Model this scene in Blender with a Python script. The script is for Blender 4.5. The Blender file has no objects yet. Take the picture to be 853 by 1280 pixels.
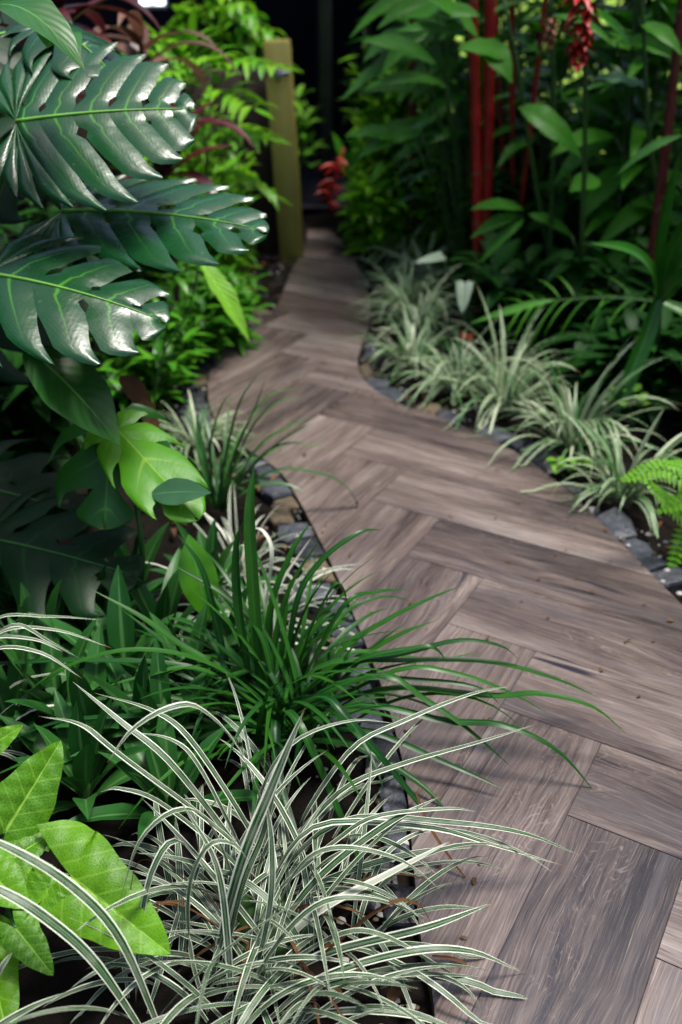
import bpy, math, random
import numpy as np
from mathutils import Vector

R = math.radians
rng = random.Random(7)
C = bpy.context.scene.collection
SC = bpy.context.scene

# ------------------------------------------------------------------ camera numbers
FPX, PITCH, H = 1244.4, R(30), 1.45
SP, CP = math.sin(PITCH), math.cos(PITCH)


def ray(px, py):
    dx, dy = (px - 426.5) / FPX, (640 - py) / FPX
    return np.array([dx, CP + dy * SP, -SP + dy * CP])


def gp(px, py, z=0.0):
    d = ray(px, py)
    t = (z - H) / d[2]
    return np.array([d[0] * t, d[1] * t, z])


def at(px, py, Y):
    d = ray(px, py)
    t = Y / d[1]
    return np.array([d[0] * t, Y, H + d[2] * t])


def V(*a):
    return np.array(a, float)


def nrm(v):
    n = np.linalg.norm(v)
    return v / n if n > 1e-9 else np.array([0, 0, 1.0])


# ------------------------------------------------------------------ mesh collecting
class MB:
    def __init__(s):
        s.v, s.uv, s.r, s.f, s.m, s.n = [], [], [], [], [], 0

    def add(s, v, uv, rnd, f, mat=0):
        f = [tuple(int(i) + s.n for i in q) for q in f]
        s.v.append(np.asarray(v, float))
        s.uv.append(np.asarray(uv, float))
        s.r.append(np.full(len(v), rnd) if np.isscalar(rnd) else np.asarray(rnd, float))
        s.f += f
        s.m += [mat] * len(f)
        s.n += len(v)

    def build(s, name, mats, parent=None, org=None, smooth=True):
        v = np.concatenate(s.v)
        if org is not None:
            v = v - np.asarray(org)
        me = bpy.data.meshes.new(name)
        me.from_pydata(v.tolist(), [], s.f)
        uv = np.concatenate(s.uv)
        li = np.empty(len(me.loops), dtype=np.int32)
        me.loops.foreach_get('vertex_index', li)
        ul = me.uv_layers.new(name='UVMap')
        ul.data.foreach_set('uv', uv[li].astype(np.float32).ravel())
        a = me.attributes.new('rnd', 'FLOAT', 'POINT')
        a.data.foreach_set('value', np.concatenate(s.r).astype(np.float32))
        for m in (mats if isinstance(mats, (list, tuple)) else [mats]):
            me.materials.append(m)
        me.polygons.foreach_set('material_index', s.m)
        me.polygons.foreach_set('use_smooth', [smooth] * len(me.polygons))
        me.update()
        o = bpy.data.objects.new(name, me)
        C.objects.link(o)
        if parent is not None:
            o.parent = parent
        elif org is not None:
            o.location = org
        return o


def tag(o, label=None, cat=None, group=None, kind=None):
    if label: o['label'] = label
    if cat: o['category'] = cat
    if group: o['group'] = group
    if kind: o['kind'] = kind
    return o


def thing(name, loc, label, cat, group=None):
    o = bpy.data.objects.new(name, None)
    o.empty_display_size = 0.05
    C.objects.link(o)
    o.location = loc
    return tag(o, label, cat, group)


# ------------------------------------------------------------------ shapes
def catmull(P, n):
    P = [np.asarray(p, float) for p in P]
    if len(P) == 2:
        return np.array([P[0] + (P[1] - P[0]) * t for t in np.linspace(0, 1, n)])
    Q = [2 * P[0] - P[1]] + P + [2 * P[-1] - P[-2]]
    k = len(P) - 1
    out = []
    for t in np.linspace(0, k, n):
        i = min(int(t), k - 1)
        u = t - i
        a, b, c, d = Q[i:i + 4]
        out.append(.5 * ((2 * b) + (c - a) * u + (2 * a - 5 * b + 4 * c - d) * u * u + (3 * b - a - 3 * c + d) * u ** 3))
    return np.array(out)


def tangents(c):
    t = np.gradient(c, axis=0)
    return t / np.maximum(np.linalg.norm(t, axis=1)[:, None], 1e-9)


def tube(mb, pts, r0, r1=None, sides=8, n=None, rnd=0.5, mat=0, rr=None):
    c = catmull(pts, n or max(2, len(pts) * 3))
    r1 = r0 if r1 is None else r1
    T = tangents(c)
    ref = V(1, 0, 0) if abs(T[0][0]) < .8 else V(0, 1, 0)
    N = nrm(np.cross(T[0], ref))
    vs, uv = [], []
    for i, p in enumerate(c):
        N = nrm(N - T[i] * np.dot(N, T[i]))
        B = np.cross(T[i], N)
        k = i / (len(c) - 1)
        r = rr(k) if rr else r0 + (r1 - r0) * k
        for j in range(sides):
            a = 2 * math.pi * j / sides
            vs.append(p + r * (math.cos(a) * N + math.sin(a) * B))
            uv.append((j / sides, k))
    f = []
    m = len(c)
    for i in range(m - 1):
        for j in range(sides):
            f.append((i * sides + j, i * sides + (j + 1) % sides, (i + 1) * sides + (j + 1) % sides, (i + 1) * sides + j))
    f.append(tuple(range(sides))[::-1])
    f.append(tuple((m - 1) * sides + j for j in range(sides)))
    mb.add(vs, uv, rnd, f, mat)


XS = {3: np.array([-1, 0, 1.]), 5: np.array([-1, -.5, 0, .5, 1.]), 7: np.array([-1, -.7, -.35, 0, .35, .7, 1.])}


def ribbon(mb, c, w, up=None, fold=.2, k=3, rnd=.5, twist=0.0, wave=0.0, dome=0.0, mat=0):
    """c (n,3) centre line, w (n,) half widths"""
    n = len(c)
    T = tangents(c)
    xs = XS[k]
    up = V(0, 0, 1) if up is None else up
    S = np.cross(T, up)
    ln = np.linalg.norm(S, axis=1)[:, None]
    bad = ln[:, 0] < .15
    S = S / np.maximum(ln, 1e-6)
    # keep the side vector continuous where the blade is nearly upright
    good = np.where(~bad)[0]
    if len(good):
        for i in np.where(bad)[0]:
            S[i] = S[good[np.argmin(abs(good - i))]]
    else:
        S[:] = nrm(np.cross(T[0], V(.3, .9, .1)))
    for i in range(1, n):
        if np.dot(S[i], S[i - 1]) < 0: S[i] = -S[i]
    S = S - T * (S * T).sum(1)[:, None]
    S = S / np.maximum(np.linalg.norm(S, axis=1)[:, None], 1e-6)
    N = np.cross(S, T)
    if twist:
        a = np.linspace(0, twist, n)[:, None]
        S, N = S * np.cos(a) + N * np.sin(a), N * np.cos(a) - S * np.sin(a)
    vs = np.empty((n, k, 3))
    uv = np.empty((n, k, 2))
    tt = np.linspace(0, 1, n)
    wv = np.sin(tt * 19 + rnd * 40) * wave
    for j, x in enumerate(xs):
        h = fold * abs(x) - dome * x * x
        wvj = (wv * x * x)[:, None]
        vs[:, j] = c + S * (w * x)[:, None] + N * (w * h)[:, None] + N * wvj * w[:, None]
        uv[:, j, 0] = .5 + .5 * x
        uv[:, j, 1] = tt
    f = []
    for i in range(n - 1):
        for j in range(k - 1):
            a = i * k + j
            f.append((a, a + 1, a + k + 1, a + k))
    mb.add(vs.reshape(-1, 3), uv.reshape(-1, 2), rnd, f, mat)


def wblade(n, w):
    t = np.linspace(0, 1, n)
    return w * .5 * np.maximum((.55 + .45 * np.minimum(t / .25, 1)) * (1 - np.clip((t - .45) / .55, 0, 1) ** 2.3), .03)


def wleaf(n, w, peak=.42, sharp=1.0):
    t = np.linspace(0, 1, n)
    q = np.where(t < peak, t / peak * .5, .5 + (t - peak) / (1 - peak) * .5)
    s = np.sin(np.pi * q)
    s = np.where(t < peak, np.maximum(s, 0) ** .75, np.maximum(s, 0) ** sharp)
    return np.maximum(w * .5 * s, w * .012)


def blade(mb, pts, w, n=18, fold=.25, k=3, rnd=None, twist=0.0):
    c = catmull(pts, n)
    ribbon(mb, c, wblade(n, w), fold=fold, k=k, rnd=rng.random() if rnd is None else rnd, twist=twist)


def arch(mb, base, az, elev, L, w, bend, n=11, fold=.25, k=3, twist=0.0, rmax=1.0):
    """a strap leaf that leaves the base at elevation elev and is bent down by bend radians"""
    p = np.array(base, float)
    c = [p.copy()]
    h = V(math.cos(az), math.sin(az), 0)
    sd = V(-math.sin(az), math.cos(az), 0) * rng.uniform(-.35, .35)
    for i in range(n - 1):
        t = (i + .5) / (n - 1)
        e = elev - bend * t ** 1.4
        d = nrm(h * math.cos(e) + V(0, 0, 1) * math.sin(e) + sd * t)
        p = p + d * L / (n - 1)
        if p[2] < .006: p[2] = .006
        c.append(p.copy())
    ribbon(mb, np.array(c), wblade(n, w), fold=fold, k=k, rnd=rng.random() * rmax, twist=twist)


def clump(mb, c, n, L, w, el=(50, 88), bend=(50, 140), rad=.05, az=None, nseg=11, k=3, rmax=1.0):
    for i in range(n):
        a = rng.uniform(0, 2 * math.pi) if az is None else R(rng.uniform(*az))
        b = V(c[0] + rad * math.cos(a) * rng.random(), c[1] + rad * math.sin(a) * rng.random(), c[2])
        arch(mb, b, a + rng.gauss(0, .25), R(rng.uniform(*el)), rng.uniform(*L), rng.uniform(*w), R(rng.uniform(*bend)), n=nseg, k=k,
             twist=rng.uniform(-.5, .5), rmax=rmax)


def leaf(mb, base, tip, w, up=None, droop=.15, n=9, k=5, fold=.18, peak=.42, sharp=1.0, rnd=None, wave=.06, dome=0.0, bow=None):
    base, tip = np.asarray(base, float), np.asarray(tip, float)
    L = np.linalg.norm(tip - base)
    t = np.linspace(0, 1, n)[:, None]
    c = base + (tip - base) * t + (V(0, 0, 1) if bow is None else bow) * (droop * L * 4 * t * (1 - t))
    ribbon(mb, c, wleaf(n, w, peak, sharp), up=up, fold=fold, k=k, rnd=rng.random() if rnd is None else rnd, wave=wave, dome=dome)


def split_leaf(mb, org, tip, up, W, nf=6, split=(.35, .6), hole=.8, rnd=.5, droop=.12, cup=.10, gw=.34, seed=1, rows=15):
    """a broad heart shaped blade cut into fingers, with holes beside the midrib"""
    rr = random.Random(seed)
    org, tip = np.asarray(org, float), np.asarray(tip, float)
    L = np.linalg.norm(tip - org)
    X = (tip - org) / L
    N = nrm(up - X * np.dot(up, X))
    Y = np.cross(N, X)

    def place(x, y, z):
        z = z - droop * L * (max(x, 0) / L) ** 2 - cup * W * (abs(y) / (W / 2)) ** 2
        z += droop * L * .5 * (max(x, 0) / L)
        return org + X * x + Y * y + N * z
    for side in (1, -1):
        t0, t1 = .06, .985
        sp = [rr.uniform(*split) for _ in range(nf + 1)]
        hl = [rr.random() < hole for _ in range(nf + 1)]
        hs = [(rr.uniform(.10, .2), rr.uniform(.08, .16), rr.uniform(.10, .2)) for _ in range(nf + 1)]
        reach = [rr.uniform(.9, 1.04) for _ in range(nf)]

        def gap(j, s):
            if j == 0 or j == nf: return 0.0
            g = gw * max(0, min(1, (s - sp[j]) / (1 - sp[j]))) ** .6
            if hl[j]:
                a, ln, wd = hs[j]
                q = (s - a) / ln
                if 0 < q < 1: g = max(g, wd * math.sin(math.pi * q) ** .6)
            return g
        for i in range(nf):
            vs, uv = [], []
            for k in range(rows):
                s = k / (rows - 1)
                lo, hi = i + gap(i, s), i + 1 - gap(i + 1, s)
                end = max(0, (s - .80) / .20)
                mid = (lo + hi) / 2 + .42 * end ** 1.3
                hw = (hi - lo) / 2 * (1 - .82 * end ** 1.6)
                for v in (-1, -.55, 0, .55, 1):
                    q = mid + hw * v
                    tau = t0 + (t1 - t0) * q / nf
                    ex = L * (.42 - .62 * math.cos(math.pi * tau))
                    ey = W / 2 * math.sin(math.pi * tau) ** (.62 if tau < .5 else 1.05) * (reach[i] if 0 < i < nf - 1 else 1)
                    rx = L * min(.985, max(0.0, ex / L - .34 * math.sin(math.pi * tau)))
                    x = rx + (ex - rx) * (s ** 1.25)
                    y = ey * s
                    z = L * (-.020 * v * v * min(1, s * 4) * (1 - .3 * s) - .004 * end)
                    vs.append(place(x, y * side, z))
                    uv.append((.5 + .5 * v * min(1, hw * 2), s))
            f = []
            for k in range(rows - 1):
                for j in range(4):
                    a = k * 5 + j
                    q = (a, a + 1, a + 6, a + 5)
                    f.append(q if side > 0 else q[::-1])
            mb.add(vs, uv, rnd, f)


def rib(mb, org, tip, up, droop, r=.004, rnd=.5):
    org, tip = np.asarray(org, float), np.asarray(tip, float)
    L = np.linalg.norm(tip - org)
    X = (tip - org) / L
    N = nrm(up - X * np.dot(up, X))
    pts = []
    for t in np.linspace(0, .96, 9):
        pts.append(org + X * L * t + N * (L * (-droop * t * t + droop * .5 * t) + .001))
    tube(mb, pts, r, r * .25, sides=6, n=18, rnd=rnd)


# ------------------------------------------------------------------ materials
def newmat(name):
    m = bpy.data.materials.new(name)
    m.use_nodes = True
    nt = m.node_tree
    nt.nodes.clear()
    return m, nt


class G:
    def __init__(s, nt): s.nt = nt

    def n(s, t, **kw):
        o = s.nt.nodes.new(t)
        for k, v in kw.items():
            if k.startswith('i_'):
                key = k[2:]
                key = int(key) if key.isdigit() else key.replace('_', ' ')
                if hasattr(v, 'is_linked') or isinstance(v, bpy.types.NodeSocket):
                    s.nt.links.new(v, o.inputs[key])
                else:
                    o.inputs[key].default_value = v
            else:
                setattr(o, k, v)
        return o

    def math(s, op, a, b=None, c=None, clamp=False):
        o = s.nt.nodes.new('ShaderNodeMath')
        o.operation = op
        o.use_clamp = clamp
        for i, x in enumerate((a, b, c)):
            if x is None: continue
            if isinstance(x, bpy.types.NodeSocket): s.nt.links.new(x, o.inputs[i])
            else: o.inputs[i].default_value = x
        return o.outputs[0]

    def mix(s, f, a, b, blend='MIX'):
        o = s.nt.nodes.new('ShaderNodeMix')
        o.data_type = 'RGBA'
        o.blend_type = blend
        for i, x in ((0, f), (6, a), (7, b)):
            if isinstance(x, bpy.types.NodeSocket): s.nt.links.new(x, o.inputs[i])
            else: o.inputs[i].default_value = x if i == 0 else (*x[:3], 1)
        return o.outputs[2]

    def ramp(s, f, stops, interp='LINEAR'):
        o = s.nt.nodes.new('ShaderNodeValToRGB')
        cr = o.color_ramp
        cr.interpolation = interp
        while len(cr.elements) < len(stops): cr.elements.new(.5)
        for e, (p, c) in zip(cr.elements, stops):
            e.position = p
            e.color = (*c[:3], 1) if hasattr(c, '__len__') else (c, c, c, 1)
        s.nt.links.new(f, o.inputs[0])
        return o.outputs[0]

    def noise(s, vec, scale, detail=3, rough=.55, dist=0.0):
        o = s.n('ShaderNodeTexNoise', i_Scale=scale, i_Detail=detail, i_Roughness=rough, i_Distortion=dist)
        if vec is not None: s.nt.links.new(vec, o.inputs['Vector'])
        return o.outputs[0]

    def uv(s):
        o = s.n('ShaderNodeUVMap', uv_map='UVMap')
        x = s.n('ShaderNodeSeparateXYZ', i_0=o.outputs[0])
        return x.outputs[0], x.outputs[1]

    def attr(s, name='rnd'):
        return s.n('ShaderNodeAttribute', attribute_name=name).outputs['Fac']

    def pos(s):
        return s.n('ShaderNodeNewGeometry').outputs['Position']

    def out(s, col, rough=.5, spec=.5, trans=0.0, tcol=None, bump=None, bstr=.2, bdist=.002, metal=0.0, coat=0.0):
        b = s.n('ShaderNodeBsdfPrincipled')
        for k, v in (('Base Color', col), ('Roughness', rough), ('Specular IOR Level', spec), ('Metallic', metal), ('Coat Weight', coat)):
            if isinstance(v, bpy.types.NodeSocket): s.nt.links.new(v, b.inputs[k])
            else: b.inputs[k].default_value = (*v[:3], 1) if k == 'Base Color' else v
        b.inputs['Coat Roughness'].default_value = .25
        if bump is not None:
            bn = s.n('ShaderNodeBump', i_Strength=bstr, i_Distance=bdist)
            s.nt.links.new(bump, bn.inputs['Height'])
            s.nt.links.new(bn.outputs[0], b.inputs['Normal'])
        sh = b.outputs[0]
        if trans:
            t = s.n('ShaderNodeBsdfTranslucent')
            tc = col if tcol is None else tcol
            if isinstance(tc, bpy.types.NodeSocket): s.nt.links.new(tc, t.inputs[0])
            else: t.inputs[0].default_value = (*tc[:3], 1)
            mx = s.n('ShaderNodeMixShader', i_0=trans)
            s.nt.links.new(sh, mx.inputs[1])
            s.nt.links.new(t.outputs[0], mx.inputs[2])
            sh = mx.outputs[0]
        o = s.n('ShaderNodeOutputMaterial')
        s.nt.links.new(sh, o.inputs[0])


def leaf_mat(name, c1, c2, rough=.4, trans=.2, vein=None, vw=.035, spec=.5, lat=0.0, latn=14, latskew=7, edge=None, tcol=None, spots=None, bstr=.35, net=False):
    m, nt = newmat(name)
    g = G(nt)
    u, t = g.uv()
    r = g.attr()
    col = g.mix(r, c1, c2)
    nz = g.noise(g.pos(), 22, 4)
    col = g.mix(g.math('MULTIPLY', g.math('SUBTRACT', nz, .35), .9, clamp=True), col, tuple(x * .45 for x in c1))
    au = g.math('ABSOLUTE', g.math('SUBTRACT', u, .5))
    bump = None
    if lat:
        ph = g.math('FRACT', g.math('SUBTRACT', g.math('MULTIPLY', t, float(latn)), g.math('MULTIPLY', au, float(latskew))))
        tri = g.math('ABSOLUTE', g.math('SUBTRACT', ph, .5))
        line = g.math('SUBTRACT', 1.0, g.math('MULTIPLY', tri, 11.0), clamp=True)
        bump = g.math('MULTIPLY', tri, 2.0)
        if net:
            vo = g.n('ShaderNodeTexVoronoi', i_Scale=210.0, i_Vector=g.pos(), feature='DISTANCE_TO_EDGE')
            cell = g.math('MULTIPLY', vo.outputs['Distance'], 2.2, clamp=True)
            bump = g.math('ADD', bump, cell)
            col = g.mix(g.math('MULTIPLY', g.math('SUBTRACT', g.noise(g.pos(), 9, 3), .42), 2.6, clamp=True), col, tuple(x * .55 for x in c1))
            col = g.mix(g.math('MULTIPLY', g.math('SUBTRACT', .35, cell, clamp=True), .8), col, vein)
        if vein: col = g.mix(g.math('MULTIPLY', line, lat), col, vein)
    if vein:
        mid = g.math('SUBTRACT', 1.0, g.math('DIVIDE', au, g.math('MULTIPLY', g.math('SUBTRACT', 1.15, t), vw)), clamp=True)
        col = g.mix(g.math('MULTIPLY', mid, 1.6, clamp=True), col, vein)
    if edge:
        col = g.mix(g.math('MULTIPLY', g.math('SUBTRACT', au, .40), 9.0, clamp=True), col, edge)
    if spots:
        sn = g.noise(g.pos(), 60, 2)
        col = g.mix(g.math('MULTIPLY', g.math('SUBTRACT', sn, .66), 14.0, clamp=True), col, spots)
    rg = g.math('ADD', g.math('MULTIPLY', nz, .18), rough - .09)
    g.out(col, rg, spec, trans, tcol, bump, bstr, .004)
    return m


def split_mat(name, c1, c2, vein, rough=.3, trans=.08, spec=.6):
    m, nt = newmat(name)
    g = G(nt)
    u, s = g.uv()
    r = g.attr()
    col = g.mix(r, c1, c2)
    nz = g.noise(g.pos(), 14, 4)
    col = g.mix(g.math('MULTIPLY', g.math('SUBTRACT', nz, .4), .8, clamp=True), col, tuple(x * .5 for x in c1))
    au = g.math('ABSOLUTE', g.math('SUBTRACT', u, .5))
    mid = g.math('SUBTRACT', 1.0, g.math('MULTIPLY', au, g.math('ADD', 14.0, g.math('MULTIPLY', s, 40.0))), clamp=True)
    mid = g.math('MULTIPLY', mid, g.math('SUBTRACT', 1.0, g.math('MULTIPLY', s, 1.1), clamp=True))
    col = g.mix(g.math('MULTIPLY', mid, .75), col, vein)
    col = g.mix(g.math('SUBTRACT', 1.0, g.math('MULTIPLY', s, 40.0), clamp=True), col, vein)
    fine = g.n('ShaderNodeTexWave', i_Scale=5.0, i_Distortion=2.0, i_Detail=1.0)
    side = g.math('SINE', g.math('ADD', g.math('MULTIPLY', s, 70.0), g.math('MULTIPLY', au, 60.0)))
    bmp = g.math('ADD', g.math('MULTIPLY', au, 1.2), g.math('ADD', g.math('MULTIPLY', g.noise(g.pos(), 26, 3), .55), g.math('MULTIPLY', side, .012)))
    fk = g.noise(g.pos(), 75, 2)
    col = g.mix(g.math('MULTIPLY', g.math('SUBTRACT', fk, .70), 9.0, clamp=True), col, (.10, .11, .04))
    g.out(col, g.math('ADD', g.math('MULTIPLY', nz, .2), rough - .1), spec, trans, None, bmp, .35, .006)
    return m


def stripe_mat(name, white, green, shift=.34, whiter=0.0):
    m, nt = newmat(name)
    g = G(nt)
    u, t = g.uv()
    r = g.attr()
    au = g.math('MULTIPLY', g.math('ABSOLUTE', g.math('SUBTRACT', u, .5)), 2.0)
    # wander of the stripes from blade to blade
    inner = tuple(a * .45 + b * .55 for a, b in zip(white, green))
    uu = g.math('ADD', au, g.math('MULTIPLY', g.math('SUBTRACT', r, .5), shift))
    col = g.ramp(uu, [(0.0, green), (.07, green), (.11, inner), (.14, inner), (.19, green), (.68 - whiter, green), (.74 - whiter, white), (1, white)])
    lo = tuple(a * .5 + b * .5 for a, b in zip(white, green))
    nz = g.noise(g.pos(), 25, 3)
    col = g.mix(g.math('MULTIPLY', g.math('SUBTRACT', nz, .45), 1.3, clamp=True), col, tuple(x * .8 for x in lo))
    # a few all-green leaves, a few nearly white ones, brown dry tips
    col = g.mix(g.math('MULTIPLY', g.math('SUBTRACT', r, .9), 12.0, clamp=True), col, tuple(x * .9 for x in white))
    tipn = g.math('MULTIPLY', g.math('SUBTRACT', g.math('ADD', t, g.math('MULTIPLY', r, .06)), .985), 30.0, clamp=True)
    col = g.mix(tipn, col, (.20, .11, .035))
    ln = g.math('SINE', g.math('MULTIPLY', u, 60.0))
    g.out(col, .42, .45, .16, None, ln, .12, .0006)
    return m


def plain_mat(name, c1, c2, rough=.6, scale=8, spec=.4, bstr=.2, bd=.004, metal=0.0, stretch=(1, 1, 1), detail=5):
    m, nt = newmat(name)
    g = G(nt)
    mp = g.n('ShaderNodeMapping', i_Vector=g.n('ShaderNodeTexCoord').outputs['Object'])
    mp.inputs['Scale'].default_value = stretch
    nz = g.noise(mp.outputs[0], scale, detail, .6)
    col = g.ramp(nz, [(.3, c1), (.7, c2)])
    r = g.attr()
    col = g.mix(g.math('MULTIPLY', r, .35), col, tuple(x * .6 for x in c1))
    if 'cane' in name:
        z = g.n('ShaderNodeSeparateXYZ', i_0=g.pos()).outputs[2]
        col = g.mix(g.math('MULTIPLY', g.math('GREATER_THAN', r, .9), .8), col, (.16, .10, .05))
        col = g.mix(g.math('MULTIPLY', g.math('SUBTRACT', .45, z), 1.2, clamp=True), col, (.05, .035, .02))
    g.out(col, rough, spec, 0, None, nz, bstr, bd, metal)
    return m


def path_mat():
    m, nt = newmat('wood_look_tile')
    g = G(nt)
    u, v = g.uv()                       # metres along and across each tile
    r = g.attr()

    def vec(su, sv, off):
        return g.n('ShaderNodeCombineXYZ', i_0=g.math('MULTIPLY', u, su), i_1=g.math('MULTIPLY', v, sv), i_2=g.math('MULTIPLY', r, off)).outputs[0]
    # the grain is bent by slow swells and round knots
    kn = g.n('ShaderNodeTexVoronoi', i_Scale=1.0, voronoi_dimensions='3D')
    nt.links.new(vec(1.7, 4.2, 44), kn.inputs['Vector'])
    kd = kn.outputs['Distance']
    swell = g.noise(vec(1.6, 5, 23), 1.0, 3, .5, .4)
    pull = g.math('MULTIPLY', g.math('SUBTRACT', .55, kd, clamp=True), .055)
    vb = g.math('ADD', v, g.math('ADD', g.math('MULTIPLY', swell, .085), pull))

    def gvec(su, sv, off):
        return g.n('ShaderNodeCombineXYZ', i_0=g.math('MULTIPLY', u, su), i_1=g.math('MULTIPLY', vb, sv), i_2=g.math('MULTIPLY', r, off)).outputs[0]
    broad = g.noise(vec(1.8, 7, 91), 1.0, 3, .5, .7)
    mid = g.noise(gvec(2.2, 48, 57), 1.0, 3, .55, .3)
    fine = g.noise(gvec(7, 300, 33), 1.0, 3, .65)
    vfine = g.noise(gvec(16, 620, 63), 1.0, 2, .6)
    t = g.math('ADD', .5, g.math('MULTIPLY', g.math('SUBTRACT', broad, .5), .55))
    t = g.math('ADD', t, g.math('MULTIPLY', g.math('SUBTRACT', mid, .5), .24))
    t = g.math('ADD', t, g.math('MULTIPLY', g.math('SUBTRACT', fine, .5), .42))
    t = g.math('ADD', t, g.math('MULTIPLY', g.math('SUBTRACT', vfine, .5), .30))
    t = g.math('ADD', t, g.math('MULTIPLY', g.math('SUBTRACT', r, .5), .20))
    col = g.ramp(t, [(.32, (.021, .017, .019)), (.42, (.062, .046, .043)), (.51, (.110, .082, .073)), (.60, (.176, .138, .123)), (.74, (.30, .257, .234))])
    # open pores: short dark dashes; pale vessel lines
    pores = g.noise(gvec(11, 480, 12), 1.0, 2, .5)
    col = g.mix(g.math('MULTIPLY', g.math('SUBTRACT', .40, pores), 6.0, clamp=True), col, (.045, .033, .033))
    col = g.mix(g.math('MULTIPLY', g.math('SUBTRACT', pores, .63), 5.0, clamp=True), col, (.26, .21, .175))
    # pale curved ray flecks in patches
    fl = g.noise(vec(9, 16, 71), 1.0, 2, .5, .8)
    area = g.noise(vec(2.6, 8, 17), 1.0, 3)
    ct = g.math('ABSOLUTE', g.math('SUBTRACT', g.math('FRACT', g.math('MULTIPLY', fl, 13.0)), .5))
    brk = g.noise(vec(60, 60, 5), 1.0, 2)
    k = g.math('MULTIPLY', g.math('SUBTRACT', 1.0, g.math('MULTIPLY', ct, 7.0), clamp=True),
               g.math('MULTIPLY', g.math('MULTIPLY', g.math('SUBTRACT', area, .50), 7.0, clamp=True), g.math('MULTIPLY', g.math('SUBTRACT', brk, .42), 5.0, clamp=True)))
    col = g.mix(g.math('MULTIPLY', k, .42), col, (.38, .31, .26))
    # knots and dark cracks
    dk = g.math('SUBTRACT', 1.0, g.math('MULTIPLY', kd, 4.6), clamp=True)
    col = g.mix(g.math('MULTIPLY', dk, .65), col, (.040, .031, .040))
    ck = g.noise(gvec(2.4, 34, 29), 1.0, 1)
    col = g.mix(g.math('MULTIPLY', g.math('SUBTRACT', .27, ck), 26.0, clamp=True), col, (.018, .017, .026))
    # bluish grey weathering in long streaks, and dust
    bl = g.noise(vec(1.3, 22, 12), 1.0, 2)
    col = g.mix(g.math('MULTIPLY', g.math('SUBTRACT', bl, .54), 2.4, clamp=True), col, (.105, .096, .105))
    dirt = g.noise(g.pos(), 3.2, 5, .65)
    col = g.mix(g.math('MULTIPLY', g.math('SUBTRACT', dirt, .56), .9, clamp=True), col, (.17, .135, .11))
    rough = g.math('ADD', .16, g.math('MULTIPLY', mid, .24))
    hgt = g.math('ADD', g.math('MULTIPLY', fine, .6), g.math('ADD', g.math('MULTIPLY', vfine, .4), g.math('MULTIPLY', mid, .5)))
    g.out(col, rough, .75, 0, None, hgt, .3, .0015)
    return m


M = {}
M['path'] = path_mat()
M['grout'] = plain_mat('dark_grout', (.03, .026, .026), (.06, .05, .05), .9, 60)
M['soil'] = plain_mat('dark_soil', (.0035, .0028, .0022), (.011, .0075, .005), .95, 16, .15, .9, .03)
M['lawn'] = plain_mat('lawn_turf', (.16, .28, .02), (.30, .46, .04), .8, 5, .2, .6, .03)
M['stripe'] = stripe_mat('striped_leaf', (.84, .86, .72), (.006, .062, .008))
M['stripe_far'] = stripe_mat('striped_leaf_pale', (.72, .80, .54), (.020, .135, .014), shift=.75, whiter=.0)
M['blade'] = leaf_mat('dark_green_blade', (.004, .046, .008), (.028, .125, .010), .38, .14, (.03, .13, .02), .10, .28)
M['blade_soft'] = leaf_mat('blue_green_blade', (.02, .10, .02), (.06, .18, .035), .42, .14, None)
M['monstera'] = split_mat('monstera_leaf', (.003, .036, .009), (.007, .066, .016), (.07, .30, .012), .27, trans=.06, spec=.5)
M['monstera_dark'] = split_mat('shaded_monstera_leaf', (.002, .020, .004), (.005, .034, .006), (.014, .07, .01), .45, spec=.2)  # darker copy of the monstera leaf, its shade put into the colour
M['mon_rib'] = plain_mat('pale_rib', (.12, .32, .04), (.17, .40, .06), .4, 20)
M['petiole'] = plain_mat('petiole', (.02, .09, .02), (.05, .16, .03), .45, 20)
M['broad'] = leaf_mat('broad_dark_leaf', (.008, .074, .005), (.022, .130, .008), .38, .15, (.08, .26, .03), .035, .35, .12, 9, 5, bstr=.12)
M['phil'] = split_mat('green_split_leaf', (.008, .070, .005), (.022, .13, .008), (.06, .22, .02), .38, spec=.3)
M['lime'] = leaf_mat('lime_leaf', (.10, .34, .016), (.19, .46, .024), .45, .28, (.30, .58, .08), .035, .4, .30, 10, 5)
M['limesplit'] = split_mat('yellowing_split_leaf', (.022, .16, .004), (.08, .27, .006), (.22, .40, .03), .40, .2, spec=.25)
M['arrow'] = leaf_mat('arrow_leaf', (.045, .185, .003), (.125, .33, .005), .42, .22, (.22, .42, .05), .03, .25, .42, 7, 4.2, bstr=.12, net=True)
M['bluegrey'] = leaf_mat('blue_grey_leaf', (.03, .105, .045), (.055, .15, .07), .45, .1, (.09, .22, .10), .03, .35)
M['rosette'] = leaf_mat('rosette_leaf', (.010, .074, .012), (.036, .145, .024), .42, .12, (.07, .18, .05), .12, .28)
M['shrub'] = leaf_mat('bright_shrub_leaf', (.085, .36, .008), (.25, .55, .014), .40, .35, (.20, .44, .04), .05, .45)
M['shrub2'] = leaf_mat('mid_shrub_leaf', (.030, .18, .006), (.09, .33, .010), .40, .25, (.10, .30, .06), .05, .45)
M['shade'] = leaf_mat('deep_shade_leaf', (.004, .034, .003), (.012, .070, .006), .5, .12, (.02, .09, .012), .04, .15)  # leaf green darkened so that deep shade is painted into the colour
M['ginger'] = leaf_mat('ginger_leaf', (.016, .14, .005), (.075, .31, .010), .38, .24, (.08, .26, .03), .03, .35, .25, 26, 16)
M['cane'] = plain_mat('red_cane', (.17, .003, .005), (.34, .007, .008), .38, 9, .5, .1, .002)
M['dcane'] = plain_mat('dark_red_cane', (.05, .003, .005), (.11, .007, .009), .45, 9, .5, .1, .002)
M['stem'] = plain_mat('green_stem', (.018, .06, .012), (.04, .11, .02), .5, 12)
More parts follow.
